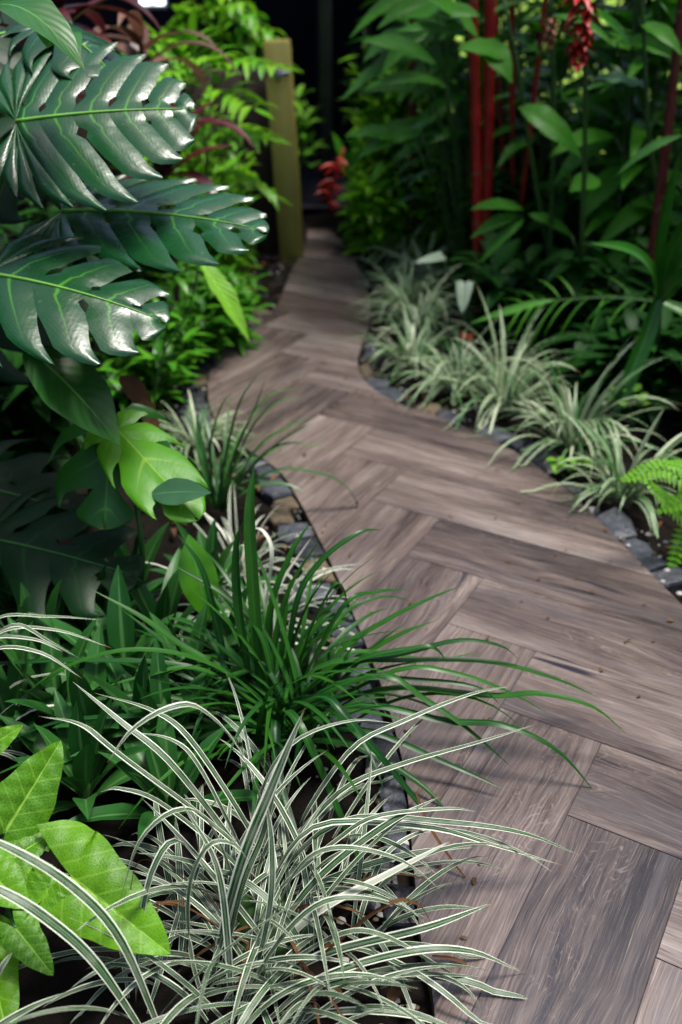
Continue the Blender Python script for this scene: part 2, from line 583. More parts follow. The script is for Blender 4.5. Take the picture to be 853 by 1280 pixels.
M['bark'] = plain_mat('bark', (.030, .022, .016), (.075, .055, .04), .85, 12, .3, .8, .02, stretch=(1, 1, .3))
M['ti'] = leaf_mat('ti_leaf', (.050, .006, .010), (.13, .014, .018), .35, .22, (.16, .02, .03), .05, .5)
M['tipale'] = leaf_mat('bronze_leaf', (.10, .045, .03), (.20, .10, .06), .4, .2, (.35, .12, .08), .05, .5)
M['flower'] = plain_mat('red_bract', (.26, .004, .005), (.46, .012, .009), .45, 18)
M['heli'] = plain_mat('scarlet_bract', (.50, .008, .006), (.70, .03, .012), .4, 18)
M['pink'] = plain_mat('salmon_bract', (.34, .09, .06), (.48, .17, .11), .5, 18)
M['caladium'] = leaf_mat('white_leaf', (.44, .58, .40), (.54, .66, .48), .5, .3, (.30, .50, .26), .05, .4, .3, 8, 5, edge=(.10, .30, .08))
M['fern'] = leaf_mat('fern_pinna', (.10, .36, .004), (.19, .48, .008), .5, .3, (.24, .55, .05), .06, .35)
M['dead'] = leaf_mat('dead_leaf', (.07, .034, .014), (.17, .085, .035), .8, .1, (.10, .05, .02), .05, .2)
M['slate'] = plain_mat('slate', (.018, .022, .030), (.085, .095, .11), .45, 38, .5, .9, .006, detail=8)
M['slate2'] = plain_mat('dark_slate', (.007, .008, .011), (.030, .032, .040), .45, 38, .5, .9, .006, detail=8)
M['tan'] = plain_mat('tan_stone', (.045, .034, .02), (.16, .12, .07), .75, 36, .4, .9, .006, detail=8)
M['pale'] = plain_mat('pale_stone', (.30, .29, .26), (.46, .44, .40), .6, 14, .4, .4, .005)
M['olive'] = plain_mat('olive_paint', (.29, .25, .05), (.37, .32, .07), .6, 6, .4, .25, .003, stretch=(8, 8, .7))
M['brown'] = plain_mat('brown_timber', (.022, .014, .011), (.060, .036, .027), .8, 5, .3, .6, .01, stretch=(6, 6, .6))
M['metal'] = plain_mat('grey_metal', (.25, .26, .28), (.40, .41, .43), .35, 20, .5, .1, .001, .9)
M['navy'] = plain_mat('navy_interior_shade', (.004, .004, .011), (.009, .009, .022), .7, 3, .3)  # near-black colour stands in for the deep shade inside the pavilion
M['roof'] = plain_mat('grey_roof', (.08, .08, .085), (.13, .13, .135), .6, 6)
M['hpost'] = plain_mat('weathered_post', (.020, .026, .016), (.045, .05, .032), .7, 8)
M['white'] = plain_mat('white_paint', (.72, .73, .75), (.80, .80, .80), .5, 8)

# ------------------------------------------------------------------ the path
LEFT = [(.10, -1.2), (.14, .2)] + [tuple(gp(*q)[:2]) for q in ((545, 1280), (527, 1180), (517, 1080), (505, 960), (478, 860), (443, 770), (410, 695), (372, 622), (345, 585), (290, 548),
        (264, 512), (261, 472), (277, 440), (312, 414), (342, 388), (356, 360), (366, 335), (378, 316), (384, 296))] + [(-.195, 5.75)]
RIGHT = [(2.6, -1.2), (1.75, .2)] + [tuple(gp(*q)[:2]) for q in ((1060, 960), (950, 850), (853, 756), (780, 682), (705, 609), (640, 562), (560, 525), (490, 500), (457, 476), (447, 454),
        (452, 432), (462, 405), (462, 375), (452, 345), (440, 318), (424, 298), (412, 286))] + [(.0, 5.78)]


def resample(P, n):
    P = np.array([(p[0], p[1], 0) for p in P])
    c = catmull(list(P), 400)
    d = np.concatenate([[0], np.cumsum(np.linalg.norm(np.diff(c, axis=0), axis=1))])
    q = np.linspace(0, d[-1], n)
    return np.stack([np.interp(q, d, c[:, 0]), np.interp(q, d, c[:, 1])], 1)


NST = 130
# stations are matched by distance up the path so that the cross strips stay short
EL, ER = resample(LEFT, NST), resample(RIGHT, NST)


def clip(poly, a, b):
    """keep the part of a convex polygon to the left of a->b"""
    out = []
    e = b - a
    for i in range(len(poly)):
        p, q = poly[i], poly[(i + 1) % len(poly)]
        sp = e[0] * (p[1] - a[1]) - e[1] * (p[0] - a[0])
        sq = e[0] * (q[1] - a[1]) - e[1] * (q[0] - a[0])
        if sp >= 0: out.append(p)
        if (sp >= 0) != (sq >= 0): out.append(p + (q - p) * (sp / (sp - sq)))
    return out


TW, TL = .225, 1.125            # tile width and length
UA = R(-29.5)
UX, UY = np.array([math.cos(UA), math.sin(UA)]), np.array([-math.sin(UA), math.cos(UA)])
ORG = gp(670, 814)[:2]
tris = []
for i in range(NST - 1):
    a, b, c, d = EL[i], ER[i], ER[i + 1], EL[i + 1]
    for t in ((a, b, c), (a, c, d)):
        ar = (t[1][0] - t[0][0]) * (t[2][1] - t[0][1]) - (t[1][1] - t[0][1]) * (t[2][0] - t[0][0])
        if abs(ar) > 1e-9: tris.append(np.array(t if ar > 0 else (t[0], t[2], t[1])))
tb = np.array([[t[:, 0].min(), t[:, 0].max(), t[:, 1].min(), t[:, 1].max()] for t in tris])
pm = MB()
for t in tris:      # grout bed
    pm.add([(p[0], p[1], -.003) for p in t], [(p[0], p[1]) for p in t], .5, [(0, 1, 2)], 1)
for E in (EL, ER):  # cut edge of the tiles down to the soil
    vs = [(p[0], p[1], z) for p in E for z in (-.0005, -.06)]
    pm.add(vs, [(0, 0)] * len(vs), .5, [(2 * i, 2 * i + 1, 2 * i + 3, 2 * i + 2) for i in range(len(E) - 1)], 2)
gapw = .0011
rt = random.Random(3)
# own tones near the camera, darkest brown nearest; paling up the path paints in sheen
TONE = [(gp(760, 1210)[:2], .06), (gp(620, 1100)[:2], .42), (gp(830, 1030)[:2], .30), (gp(800, 900)[:2], .5), (gp(600, 640)[:2], .6), (gp(420, 480)[:2], .8), (gp(400, 420)[:2], .85), (gp(400, 370)[:2], .9)]
K = 5
for a in range(-70, 71):
    for b in range(-14, 15):
        # herringbone: along the diagonal (1,-1) steps; the columns repeat every 2K across
        for kind in (0, 1):
            if kind == 0:
                u0, v0 = a + b * K, -a - 1 + b * K
                lo, hi = (u0, v0), (u0 + K, v0 + 1)
            else:
                u0, v0 = a + b * K, -a - 1 - K + b * K
                lo, hi = (u0, v0), (u0 + 1, v0 + K)
            rnd = rt.random()
            for q_, val in TONE:
                lx_, ly_ = np.dot(q_ - ORG, UX) / TW, np.dot(q_ - ORG, UY) / TW
                if lo[0] < lx_ < hi[0] and lo[1] < ly_ < hi[1]: rnd = val
            uo, vo = rt.uniform(0, 40), rt.uniform(0, 40)
            cs = [(lo[0], lo[1]), (hi[0], lo[1]), (hi[0], hi[1]), (lo[0], hi[1])]
            cen = np.array([(lo[0] + hi[0]) / 2, (lo[1] + hi[1]) / 2]) * TW
            q = []
            for x, y in cs:
                x, y = x * TW, y * TW
                x += gapw if x < cen[0] else -gapw
                y += gapw if y < cen[1] else -gapw
                q.append(ORG + UX * x + UY * y)
            q = np.array(q)
            if q[:, 0].max() < -1.8 or q[:, 0].min() > 2.6 or q[:, 1].max() < -1.2 or q[:, 1].min() > 9: continue
            ok = np.where((tb[:, 1] > q[:, 0].min()) & (tb[:, 0] < q[:, 0].max()) & (tb[:, 3] > q[:, 1].min()) & (tb[:, 2] < q[:, 1].max()))[0]
            for ti in ok:
                poly = list(tris[ti])
                for e in range(4):
                    poly = clip(poly, q[e], q[(e + 1) % 4])
                    if len(poly) < 3: break
                if len(poly) < 3: continue
                uvs = []
                for p in poly:
                    lx, ly = np.dot(p - ORG, UX), np.dot(p - ORG, UY)
                    uvs.append((lx + uo, ly + vo) if kind == 0 else (ly + uo, lx + vo))
                pm.add([(p[0], p[1], 0.0) for p in poly], uvs, rnd, [tuple(range(len(poly)))], 0)
tag(pm.build('path', [M['path'], M['grout'], M['tan']], smooth=False), kind='structure')

# ------------------------------------------------------------------ ground
g = MB()
nx, ny = 90, 90
gx = np.concatenate([np.linspace(-60, -3, 12)[:-1], np.linspace(-3, 3.2, nx - 24), np.linspace(3.2, 60, 14)[1:]])
gy = np.concatenate([np.linspace(-40, -.5, 8)[:-1], np.linspace(-.5, 8.5, ny - 24), np.linspace(8.5, 90, 18)[1:]])
cpl = np.vstack([EL, ER])
vs, uv = [], []
for y in gy:
    for x in gx:
        d = np.min(np.hypot(cpl[:, 0] - x, cpl[:, 1] - y))
        z = -.035 + (.03 * math.sin(x * 7.3 + y * 3.1) * math.sin(y * 6.1 - x * 2) * min(1, max(0, (d - .12) / .3)) if abs(x) < 3 and y < 8 else 0)
        vs.append((x, y, z))
        uv.append((x, y))
nxx = len(gx)
g.add(vs, uv, .3, [(j * nxx + i, j * nxx + i + 1, (j + 1) * nxx + i + 1, (j + 1) * nxx + i) for j in range(len(gy) - 1) for i in range(nxx - 1)])
tag(g.build('ground', M['soil']), kind='structure')
g = MB()
g.add([(2.3, 5.9, -.01), (30, 2.0, -.01), (30, 40, -.01), (1.0, 40, -.01), (1.0, 8.6, -.01)], [(0, 0)] * 5, .4, [(0, 1, 2, 3, 4)])
tag(g.build('lawn', M['lawn']), kind='structure')

# ------------------------------------------------------------------ edging stones
SG = 'flat stones edging the path'
SLAB = {'slate': 'blue-grey slate chip', 'slate2': 'near-black slate chip', 'tan': 'tan flat stone', 'pale': 'small pale stone'}


def edge_row(E, lo, hi, sgn, step, rows, side):
    d = np.concatenate([[0], np.cumsum(np.linalg.norm(np.diff(E, axis=0), axis=1))])

    def P(s, off):
        x, y = np.interp(s, d, E[:, 0]), np.interp(s, d, E[:, 1])
        x2, y2 = np.interp(s + .03, d, E[:, 0]), np.interp(s + .03, d, E[:, 1])
        t = nrm(V(x2 - x, y2 - y, 0))
        return V(x, y, 0) + V(-t[1], t[0], 0) * sgn * off
    for rw in range(rows):
        s = lo + rw * step * .4
        lo_off = .001
        pr = 0.0
        while s < hi:
            w_ = step * rng.uniform(.45, 1.15)
            if rng.random() < (.10 if sgn > 0 else .28):
                s += w_ * .5
                continue
            kind = rng.choices(['slate', 'slate2', 'tan', 'pale'], [.62, .24, .09, .05])[0]
            if kind == 'pale': w_ *= .45
            e = .004
            dep = rng.uniform(.05, .13) * (1 if sgn > 0 else .8) * (.6 if kind == 'pale' else 1)
            sk = rng.uniform(-.035, .035)
            lo2 = lo_off + (rng.uniform(0, .04) if rng.random() < .3 else 0)
            poly = [P(s + e, lo2), P(s + w_ * rng.uniform(.4, .6), lo2 + rng.uniform(0, .006)), P(s + w_ - e, lo2 + rng.uniform(0, .008)),
                    P(s + w_ - e + sk * .5, lo2 + dep * rng.uniform(.4, .6)), P(s + w_ - e + sk, lo2 + dep * rng.uniform(.7, 1.0)), P(s + w_ * rng.uniform(.3, .7), lo2 + dep * rng.uniform(.95, 1.2)),
                    P(s + e + pr, lo2 + dep * rng.uniform(.7, 1.0)), P(s + e + pr * .5, lo2 + dep * rng.uniform(.4, .6))]
            pr = sk
            z = -.001 - rng.random() * .008
            c = sum(poly) / 8
            tx, ty = rng.uniform(-.06, .06), rng.uniform(-.06, .06)
            vs = []
            for k, (sc, dz) in enumerate(((.62, .0025), (.93, -.0005), (1.0, -.006), (1.02, -.05))):
                for p in poly:
                    q = (p - c) * sc
                    vs.append((q[0], q[1], dz + (q[0] * tx + q[1] * ty + rng.uniform(-.0022, .0022)) * (k < 3)))
            f = [tuple(range(8))]
            for k in (0, 1, 2):
                f += [(k * 8 + i, (k + 1) * 8 + i, (k + 1) * 8 + (i + 1) % 8, k * 8 + (i + 1) % 8) for i in range(8)]
            if sgn < 0: f = [q[::-1] for q in f]
            mb = MB()
            mb.add(vs, [(v[0], v[1]) for v in vs], rng.random(), f)
            o = mb.build('edging_stone', M[kind], smooth=False)
            o.location = c + V(0, 0, z)
            tag(o, '%s set along the %s' % (SLAB[kind], side), 'stone', SG)
            s += w_


def station(E, pt):
    d = np.concatenate([[0], np.cumsum(np.linalg.norm(np.diff(E, axis=0), axis=1))])
    i = np.argmin(np.hypot(E[:, 0] - pt[0], E[:, 1] - pt[1]))
    return d[i]


edge_row(EL, station(EL, gp(520, 1150)), station(EL, gp(335, 575)), 1, .125, 1, 'left edge of the path by the grasses')
edge_row(EL, station(EL, gp(275, 530)), station(EL, gp(340, 388)), 1, .10, 1, 'left bend of the path under the shrubs')
edge_row(ER, station(ER, gp(853, 756)), station(ER, gp(450, 432)), -1, .15, 1, 'right edge of the path by the striped clumps')

# ------------------------------------------------------------------ foreground striped clump
FGR = 'variegated grasses by the path'


def hero(mb, pts, Y0, Y1, w, n=22, k=5, fold=.22, rnd=None, twist=0.0):
    m = len(pts) - 1
    P = [at(p[0], p[1], Y0 + (Y1 - Y0) * (i / m) ** 1.0) for i, p in enumerate(pts)]
    if P[0][2] > 0.03:
        P = [V(P[0][0] * .96, P[0][1] + .01, 0.0)] + P
    c = catmull(P, n)
    ribbon(mb, c, wblade(n, w), fold=fold, k=k, rnd=rng.random() * .85 if rnd is None else rnd, twist=twist)


mb = MB()
HV = [
    ([(250, 1290), (296, 1100), (340, 985), (382, 884)], 1.0, 1.16, .021, .55),
    ([(262, 1290), (300, 1120), (330, 1040), (352, 950)], 1.0, 1.14, .013, .3),
    ([(205, 1300), (150, 1175), (85, 1105), (0, 1055), (-60, 1040)], .92, 1.0, .017, .35),
    ([(185, 1300), (120, 1205), (60, 1150), (0, 1113), (-70, 1090)], .90, .97, .016, .25),
    ([(-60, 1340), (-10, 1290), (35, 1262), (84, 1240)], .86, .9, .013, .4),
    ([(-80, 1330), (-20, 1270), (0, 1215), (16, 1190)], .86, .9, .012, .4),
    ([(300, 1120), (262, 1030), (222, 1013), (176, 1050), (151, 1122)], 1.14, 1.02, .012, .5),
    ([(285, 1130), (227, 1053), (192, 1086), (174, 1172), (170, 1253)], 1.12, .96, .012, .45),
    ([(350, 1060), (302, 943), (252, 887), (212, 885), (166, 912), (134, 954)], 1.22, 1.1, .012, .6),
    ([(310, 1080), (217, 958), (151, 902), (91, 852)], 1.18, 1.3, .013, .3),
    ([(320, 1050), (242, 928), (190, 887), (118, 866)], 1.2, 1.34, .012, .35),
    ([(300, 1060), (151, 943), (101, 905), (48, 895)], 1.16, 1.22, .012, .5),
    ([(300, 1085), (205, 1005), (150, 985), (125, 990)], 1.15, 1.16, .011, .4),
    ([(330, 1200), (400, 1139), (480, 1096), (574, 1046)], 1.06, 1.14, .017, .95),
    ([(340, 1170), (400, 1096), (480, 1033), (549, 996)], 1.08, 1.2, .014, .3),
    ([(320, 1245), (400, 1195), (533, 1160), (618, 1128)], .99, 1.06, .016, .5),
    ([(330, 1280), (400, 1224), (506, 1191), (586, 1189), (657, 1217)], .96, 1.02, .014, .45),
    ([(335, 1290), (400, 1236), (506, 1218), (604, 1221)], .95, 1.0, .012, .3),
    ([(345, 1090), (400, 1030), (533, 1033), (612, 1054), (708, 1083)], 1.16, 1.2, .013, .6),
    ([(355, 1085), (432, 1024), (559, 1027), (655, 1041), (727, 1070)], 1.17, 1.22, .012, .2),
    ([(370, 1050), (430, 985), (506, 953), (602, 926), (674, 904)], 1.25, 1.42, .013, .4),
    ([(380, 1020), (440, 935), (506, 900), (586, 868), (642, 857)], 1.3, 1.5, .011, .5),
    ([(350, 1110), (420, 1050), (470, 1020), (560, 1010), (598, 1015)], 1.14, 1.2, .011, .5),
    ([(330, 1180), (370, 1090), (420, 1060), (500, 1075), (560, 1120)], 1.07, 1.08, .011, .4),
    ([(320, 1230), (420, 1170), (480, 1170), (560, 1215), (600, 1235)], 1.0, 1.0, .010, .2),
    ([(310, 1290), (420, 1265), (520, 1270), (590, 1300)], .94, .95, .012, .5),
    ([(290, 1290), (285, 1180), (270, 1080), (225, 1000)], .98, 1.08, .011, .5),
    ([(300, 1290), (335, 1150), (340, 1060), (330, 985)], .99, 1.12, .010, .3),
    ([(270, 1295), (240, 1200), (236, 1110), (262, 1055), (300, 1060), (325, 1110)], .97, 1.04, .010, .4),
    ([(285, 1295), (340, 1190), (400, 1130), (470, 1125), (540, 1150)], .97, 1.04, .012, .35),
    ([(310, 1070), (330, 980), (370, 925), (440, 900), (500, 905)], 1.2, 1.3, .010, .5),
    ([(300, 1060), (250, 960), (215, 925), (160, 915)], 1.2, 1.26, .010, .5),
]
for p, y0, y1, w, r_ in HV: hero(mb, p, y0, y1, w * 1.02, rnd=r_, twist=rng.uniform(-.3, .3))
for cx, cy, n, Ls in ((330, 1120, 26, (.18, .38)), (290, 1190, 22, (.18, .40)), (350, 1230, 26, (.18, .38)), (400, 1130, 20, (.15, .32)), (380, 1050, 20, (.2, .36)), (300, 1290, 22, (.2, .4)), (430, 1230, 16, (.15, .3)), (390, 1190, 18, (.15, .3)), (220, 1230, 16, (.15, .32)), (180, 1270, 12, (.15, .3)), (250, 1130, 14, (.15, .32))):
    clump(mb, gp(cx, cy, -.01), int(n * .8), (Ls[0], Ls[1] * 1.1), (.006, .0125), (25, 70), (35, 120), .11, nseg=13, rmax=.55)
fc = gp(335, 1150)
t = thing('variegated_grass', fc, 'big white-striped grass clump arching over the bottom edge of the path', 'grass clump', FGR)
mb.build('leaves', M['stripe'], t, fc)
db = MB()
for p, y0, y1, w in (([(520, 990), (535, 1030), (562, 1072), (592, 1110)], 1.28, 1.20, .007), ([(540, 1195), (570, 1200), (590, 1212), (608, 1228)], 1.04, 1.03, .007),
                     ([(310, 1180), (220, 1130), (190, 1150), (178, 1210)], 1.06, 1.0, .006), ([(340, 1250), (470, 1140), (520, 1130), (545, 1165)], 1.0, 1.06, .007), ([(300, 1150), (186, 1075), (160, 1130)], 1.1, 1.03, .005)):
    if p[0][0] > 500:
        ribbon(db, catmull([at(q[0], q[1], y0 + (y1 - y0) * i_ / 3) for i_, q in enumerate(p)], 14), wblade(14, w), fold=.4, rnd=.5)
    else:
        hero(db, p, y0, y1, w, k=3, fold=.5, twist=rng.uniform(-2, 2))
clump(db, fc, 14, (.12, .28), (.004, .007), (10, 60), (40, 120), .09)
tag(db.build('dry_leaves', M['dead'], t, fc), 'brown dried blades')
cb = MB()
tube(cb, [fc + V(0, 0, -.05), fc + V(0, 0, .0), fc + V(0, 0, .03)], .09, .05, 12)
cb.build('leaf_base', M['stem'], t, fc)

# ------------------------------------------------------------------ foreground green clump
mb = MB()
HG = [
    ([(330, 905), (318, 760), (312, 650), (318, 583)], 1.62, 1.72, .021),
    ([(322, 905), (300, 780), (296, 690), (306, 645)], 1.62, 1.70, .016),
    ([(330, 900), (287, 842), (272, 786), (252, 711), (222, 668)], 1.62, 1.72, .014),
    ([(350, 900), (328, 797), (282, 746), (217, 706)], 1.6, 1.72, .013),
    ([(350, 905), (302, 852), (227, 807), (176, 771), (113, 736)], 1.6, 1.66, .013),
    ([(345, 900), (292, 847), (227, 819), (151, 814), (76, 837), (28, 870)], 1.58, 1.45, .014),
    ([(330, 910), (250, 885), (176, 892), (76, 900), (-10, 935)], 1.55, 1.4, .016),
    ([(335, 915), (240, 905), (150, 915), (60, 940), (-20, 975)], 1.54, 1.38, .016),
    ([(330, 900), (202, 867), (126, 872), (50, 888)], 1.58, 1.5, .012),
    ([(340, 895), (252, 837), (176, 847), (121, 862)], 1.6, 1.52, .011),
    ([(345, 900), (250, 838), (120, 826), (0, 830), (-40, 838)], 1.6, 1.6, .013),
    ([(350, 905), (480, 862), (612, 871), (676, 868), (740, 884), (785, 919)], 1.58, 1.5, .016),
    ([(345, 900), (400, 834), (506, 826), (612, 828), (697, 850), (752, 874)], 1.6, 1.62, .014),
    ([(360, 915), (450, 880), (559, 900), (628, 905), (697, 937), (750, 997)], 1.55, 1.42, .015),
    ([(350, 895), (469, 842), (533, 874), (586, 911), (639, 958)], 1.58, 1.45, .014),
    ([(360, 920), (453, 911), (559, 953), (634, 988)], 1.53, 1.4, .014),
    ([(360, 925), (440, 930), (520, 975), (566, 1020)], 1.52, 1.36, .013),
    ([(360, 895), (427, 815), (480, 778), (533, 751), (580, 731)], 1.62, 1.75, .014),
    ([(355, 885), (370, 760), (400, 704), (448, 667), (479, 662)], 1.64, 1.8, .013),
    ([(350, 895), (420, 835), (506, 815), (575, 799), (628, 807), (652, 828)], 1.6, 1.62, .014),
    ([(355, 895), (400, 850), (453, 820), (506, 791), (544, 776)], 1.62, 1.7, .015),
    ([(360, 890), (427, 762), (469, 741), (511, 737)], 1.64, 1.8, .011),
    ([(335, 890), (338, 771), (363, 696), (388, 653)], 1.64, 1.78, .015),
    ([(340, 890), (343, 812), (363, 736), (403, 670)], 1.64, 1.78, .013),
    ([(350, 900), (420, 870), (506, 834), (575, 842), (634, 863), (688, 893)], 1.58, 1.55, .012),
    ([(345, 900), (348, 970), (368, 1041), (398, 1122)], 1.46, 1.18, .016),
    ([(350, 895), (373, 905), (430, 1031), (480, 1152)], 1.5, 1.2, .016),
    ([(345, 900), (400, 870), (440, 905), (520, 1000), (556, 1050)], 1.55, 1.32, .014),
    ([(360, 890), (385, 800), (410, 745), (425, 730), (437, 760)], 1.66, 1.7, .011),
    ([(365, 900), (440, 830), (520, 810), (545, 812), (560, 830)], 1.6, 1.6, .010),
    ([(350, 905), (420, 830), (460, 815), (540, 825), (600, 815)], 1.6, 1.68, .012),
    ([(320, 905), (262, 890), (258, 860), (275, 835)], 1.5, 1.5, .009),
    ([(355, 900), (430, 850), (540, 850), (600, 860), (625, 880)], 1.58, 1.54, .011),
    ([(330, 905), (260, 850), (200, 800), (150, 760)], 1.6, 1.7, .012),
]
for p, y0, y1, w in HG: hero(mb, p, y0, y1, w * 1.2, fold=.32, twist=rng.uniform(-.4, .4))
for cx, cy, n in ((345, 900, 45), (320, 930, 30), (385, 930, 30), (350, 860, 30)):
    clump(mb, gp(cx, cy, -.01), n, (.2, .46), (.008, .014), (45, 86), (30, 120), .05, nseg=13)
gc = gp(345, 905)
t = thing('lilyturf', gc, 'dark green strap-leaved grass clump spilling over the path behind the big striped clump', 'grass clump', 'plain green grass clumps')
mb.build('leaves', M['blade'], t, gc)
cb = MB()
tube(cb, [gc + V(0, 0, -.05), gc + V(0, 0, .0), gc + V(0, 0, .035)], .06, .03, 10)
cb.build('leaf_base', M['stem'], t, gc)

# white striped clump behind it
mb = MB()
W2 = [
    ([(330, 800), (338, 760), (353, 726), (395, 664)], 1.9, 2.0, .012),
    ([(335, 800), (345, 745), (400, 715), (460, 703)], 1.9, 1.95, .010),
    ([(320, 800), (300, 770), (255, 768), (227, 790), (232, 806)], 1.88, 1.8, .009),
    ([(320, 800), (325, 740), (312, 690), (300, 680)], 1.9, 1.98, .010),
    ([(325, 800), (340, 700), (330, 665), (312, 660)], 1.92, 2.0, .009),
    ([(330, 800), (355, 760), (390, 735), (420, 738)], 1.9, 1.9, .009),
    ([(300, 800), (290, 770), (268, 790), (255, 800)], 1.88, 1.84, .010),
    ([(345, 800), (400, 810), (440, 812), (480, 830)], 1.86, 1.82, .008),
]
for p, y0, y1, w in W2: hero(mb, p, y0, y1, w, rnd=rng.choice([.93, .97, .6]))
for cx, cy, n in ((330, 790, 30), (300, 720, 35), (270, 770, 20)):
    clump(mb, gp(cx, cy, -.02), n, (.14, .30), (.004, .009), (35, 85), (60, 160), .05)
wc = gp(322, 770, -.02)
t = thing('variegated_grass', wc, 'smaller cream-streaked grass clump between the dark green clump and slate edging', 'grass clump', FGR)
mb.build('leaves', M['stripe'], t, wc)

# striped blades at the left edge
mb = MB()
W3 = [
    ([(-60, 860), (-20, 805), (20, 780), (60, 800), (98, 822)], 1.5, 1.5, .012),
    ([(-60, 850), (-20, 800), (40, 798), (80, 815)], 1.5, 1.48, .011),
    ([(-60, 860), (-10, 812), (50, 815), (103, 848)], 1.48, 1.44, .011),
    ([(-60, 850), (0, 790), (70, 787), (140, 810)], 1.55, 1.55, .010),
    ([(-60, 845), (-10, 775), (60, 770), (130, 775)], 1.6, 1.62, .010),
]
for p, y0, y1, w in W3: hero(mb, p, y0, y1, w, rnd=rng.random() * .6)
clump(mb, at(-60, 860, 1.5) * V(1, 1, 0), 30, (.15, .35), (.005, .010), (40, 85), (60, 140), .05)
w3 = at(-60, 860, 1.5) * V(1, 1, 0)
t = thing('variegated_grass', w3, 'striped grass reaching in from the left edge over the rosettes', 'grass clump', FGR)
mb.build('leaves', M['stripe'], t, w3)

# clump in the bend with long blue-green blades
mb = MB()
HB = [
    ([(272, 628), (283, 560), (300, 500), (328, 461)], .014), ([(275, 628), (296, 560), (318, 510), (333, 471)], .010),
    ([(278, 628), (305, 550), (340, 505), (378, 497)], .013), ([(276, 628), (300, 545), (335, 495), (375, 485)], .010),
    ([(280, 628), (320, 560), (355, 535), (391, 520)], .013), ([(282, 630), (320, 575), (360, 553), (421, 562)], .011),
    ([(284, 632), (340, 590), (390, 590), (428, 605), (446, 635), (410, 660)], .010), ([(266, 628), (255, 570), (248, 535), (247, 512)], .011),
    ([(268, 628), (262, 560), (275, 510), (290, 490)], .010), ([(282, 630), (330, 570), (370, 540), (392, 528)], .009),
    ([(285, 634), (320, 600), (345, 590), (365, 600)], .009), ([(270, 628), (240, 590), (215, 560), (200, 556)], .009),
]
for p, w in HB: hero(mb, p, 2.5, 2.55, w * 1.5, fold=.3)
bc = gp(275, 630, -.01)
clump(mb, bc, 40, (.15, .38), (.006, .012), (45, 86), (30, 120), .05)
t = thing('lilyturf', bc, 'upright blue-green grass clump in the bend between the yellowing leaf and slate edging', 'grass clump', 'plain green grass clumps')
mb.build('leaves', M['blade_soft'], t, bc)
mb = MB()
w4 = gp(248, 560, -.02)
clump(mb, w4, 55, (.12, .26), (.005, .009), (30, 85), (60, 150), .06)
t = thing('variegated_grass', w4, 'pale thin-leaved grass tuft tucked behind the upright blue-green clump', 'grass clump', FGR)
mb.build('leaves', M['stripe_far'], t, w4)

# ------------------------------------------------------------------ striped clumps along the right bed
RC = [
    (775, 622, 70, (.12, .30), 'low striped clump touching the bright fern'),
    (716, 556, 90, (.18, .40), 'striped clump with upright blades just behind the one by the fern'),
    (630, 508, 100, (.18, .38), 'full striped clump beside the red flower bud'),
    (572, 486, 90, (.16, .36), 'striped clump at the inner bend of the path below the white leaf'),
    (518, 458, 70, (.14, .30), 'striped clump overhanging the corner stones of the inner bend'),
    (525, 415, 80, (.18, .36), 'striped clump right behind the corner clump of the inner bend'),
    (510, 382, 80, (.18, .36), 'blue-white grass clump leaning out across the narrow part of path'),
    (525, 348, 70, (.18, .34), 'blue-white grass clump under the pale oval leaf'),
    (505, 326, 55, (.14, .28), 'farthest pale grass clump, below the bright shrubs on the right'),
]
for i, (px, py, n, Ls, lab) in enumerate(RC):
    c = gp(px, py, -.015)
    mb = MB()
    clump(mb, c, int(n * .95), (Ls[0], Ls[1] * 1.1), (.005, .0105), (30, 88), (60, 170), .07, nseg=12)
    if i in (0, 1, 2):
        clump(mb, c, 14, (Ls[1] * .9, Ls[1] * 1.2), (.009, .015), (60, 86), (10, 90), .04)
    t = thing('variegated_grass', c, lab, 'grass clump', FGR)
    mb.build('leaves', M['stripe_far'], t, c)

# ------------------------------------------------------------------ monstera, upper left
UPT = nrm(V(.10, -.62, .80))
mroot = V(-1.15, 2.55, -.02)
t = thing('monstera', mroot, 'large monstera with glossy blue-green cut leaves in the upper left', 'monstera', 'monstera plants')


def mleaf(parent, root, org, tip, up, W, mat='monstera', ribm='mon_rib', pet=True, **kw):
    mb = MB()
    split_leaf(mb, org, tip, up, W, **kw)
    o = mb.build('leaf', M[mat], parent, parent.location)
    dr = kw.get('droop', .12)
    rb = MB()
    rib(rb, org, tip, nrm(up), dr, .0045)
    q = rb.build('midrib', M[ribm], parent, parent.location)
    q.parent = o
    if pet:
        pb = MB()
        m = (np.asarray(org) + root) / 2 + V(0, .02, .12)
        tube(pb, [root + V(rng.gauss(0, .02), rng.gauss(0, .02), 0), m, np.asarray(org) + V(0, .01, -.005)], .009, .005, 8, 12)
        q = pb.build('petiole', M['petiole'], parent, parent.location)
        q.parent = o
    return o


mleaf(t, mroot, at(20, 152, 2.20), at(236, 128, 2.26), nrm(V(.15, -.55, .85)), .50, nf=10, seed=3, droop=.10, cup=.04, split=(.55, .86), rnd=.75, hole=.95, gw=.13)
mleaf(t, mroot, at(78, 264, 2.28), at(322, 270, 2.18), nrm(V(.10, -.30, .92)), .42, nf=9, seed=5, droop=.14, cup=.04, split=(.5, .82), rnd=.8, hole=.9, gw=.14)
mleaf(t, mroot, at(-14, 342, 1.98), at(200, 386, 1.92), nrm(V(.1, -.36, .92)), .42, nf=7, seed=12, droop=.16, cup=.07, split=(.32, .6), rnd=.5, hole=.5, gw=.17)
mleaf(t, mroot, at(60, 30, 2.5), at(140, 78, 2.35), nrm(V(.2, -.2, .95)), .30, nf=5, seed=8, droop=.2, cup=.15, rnd=.3)
mleaf(t, mroot, at(-120, 200, 2.6), at(60, 215, 2.5), UPT, .5, nf=6, seed=21, mat='monstera_dark', rnd=.5)
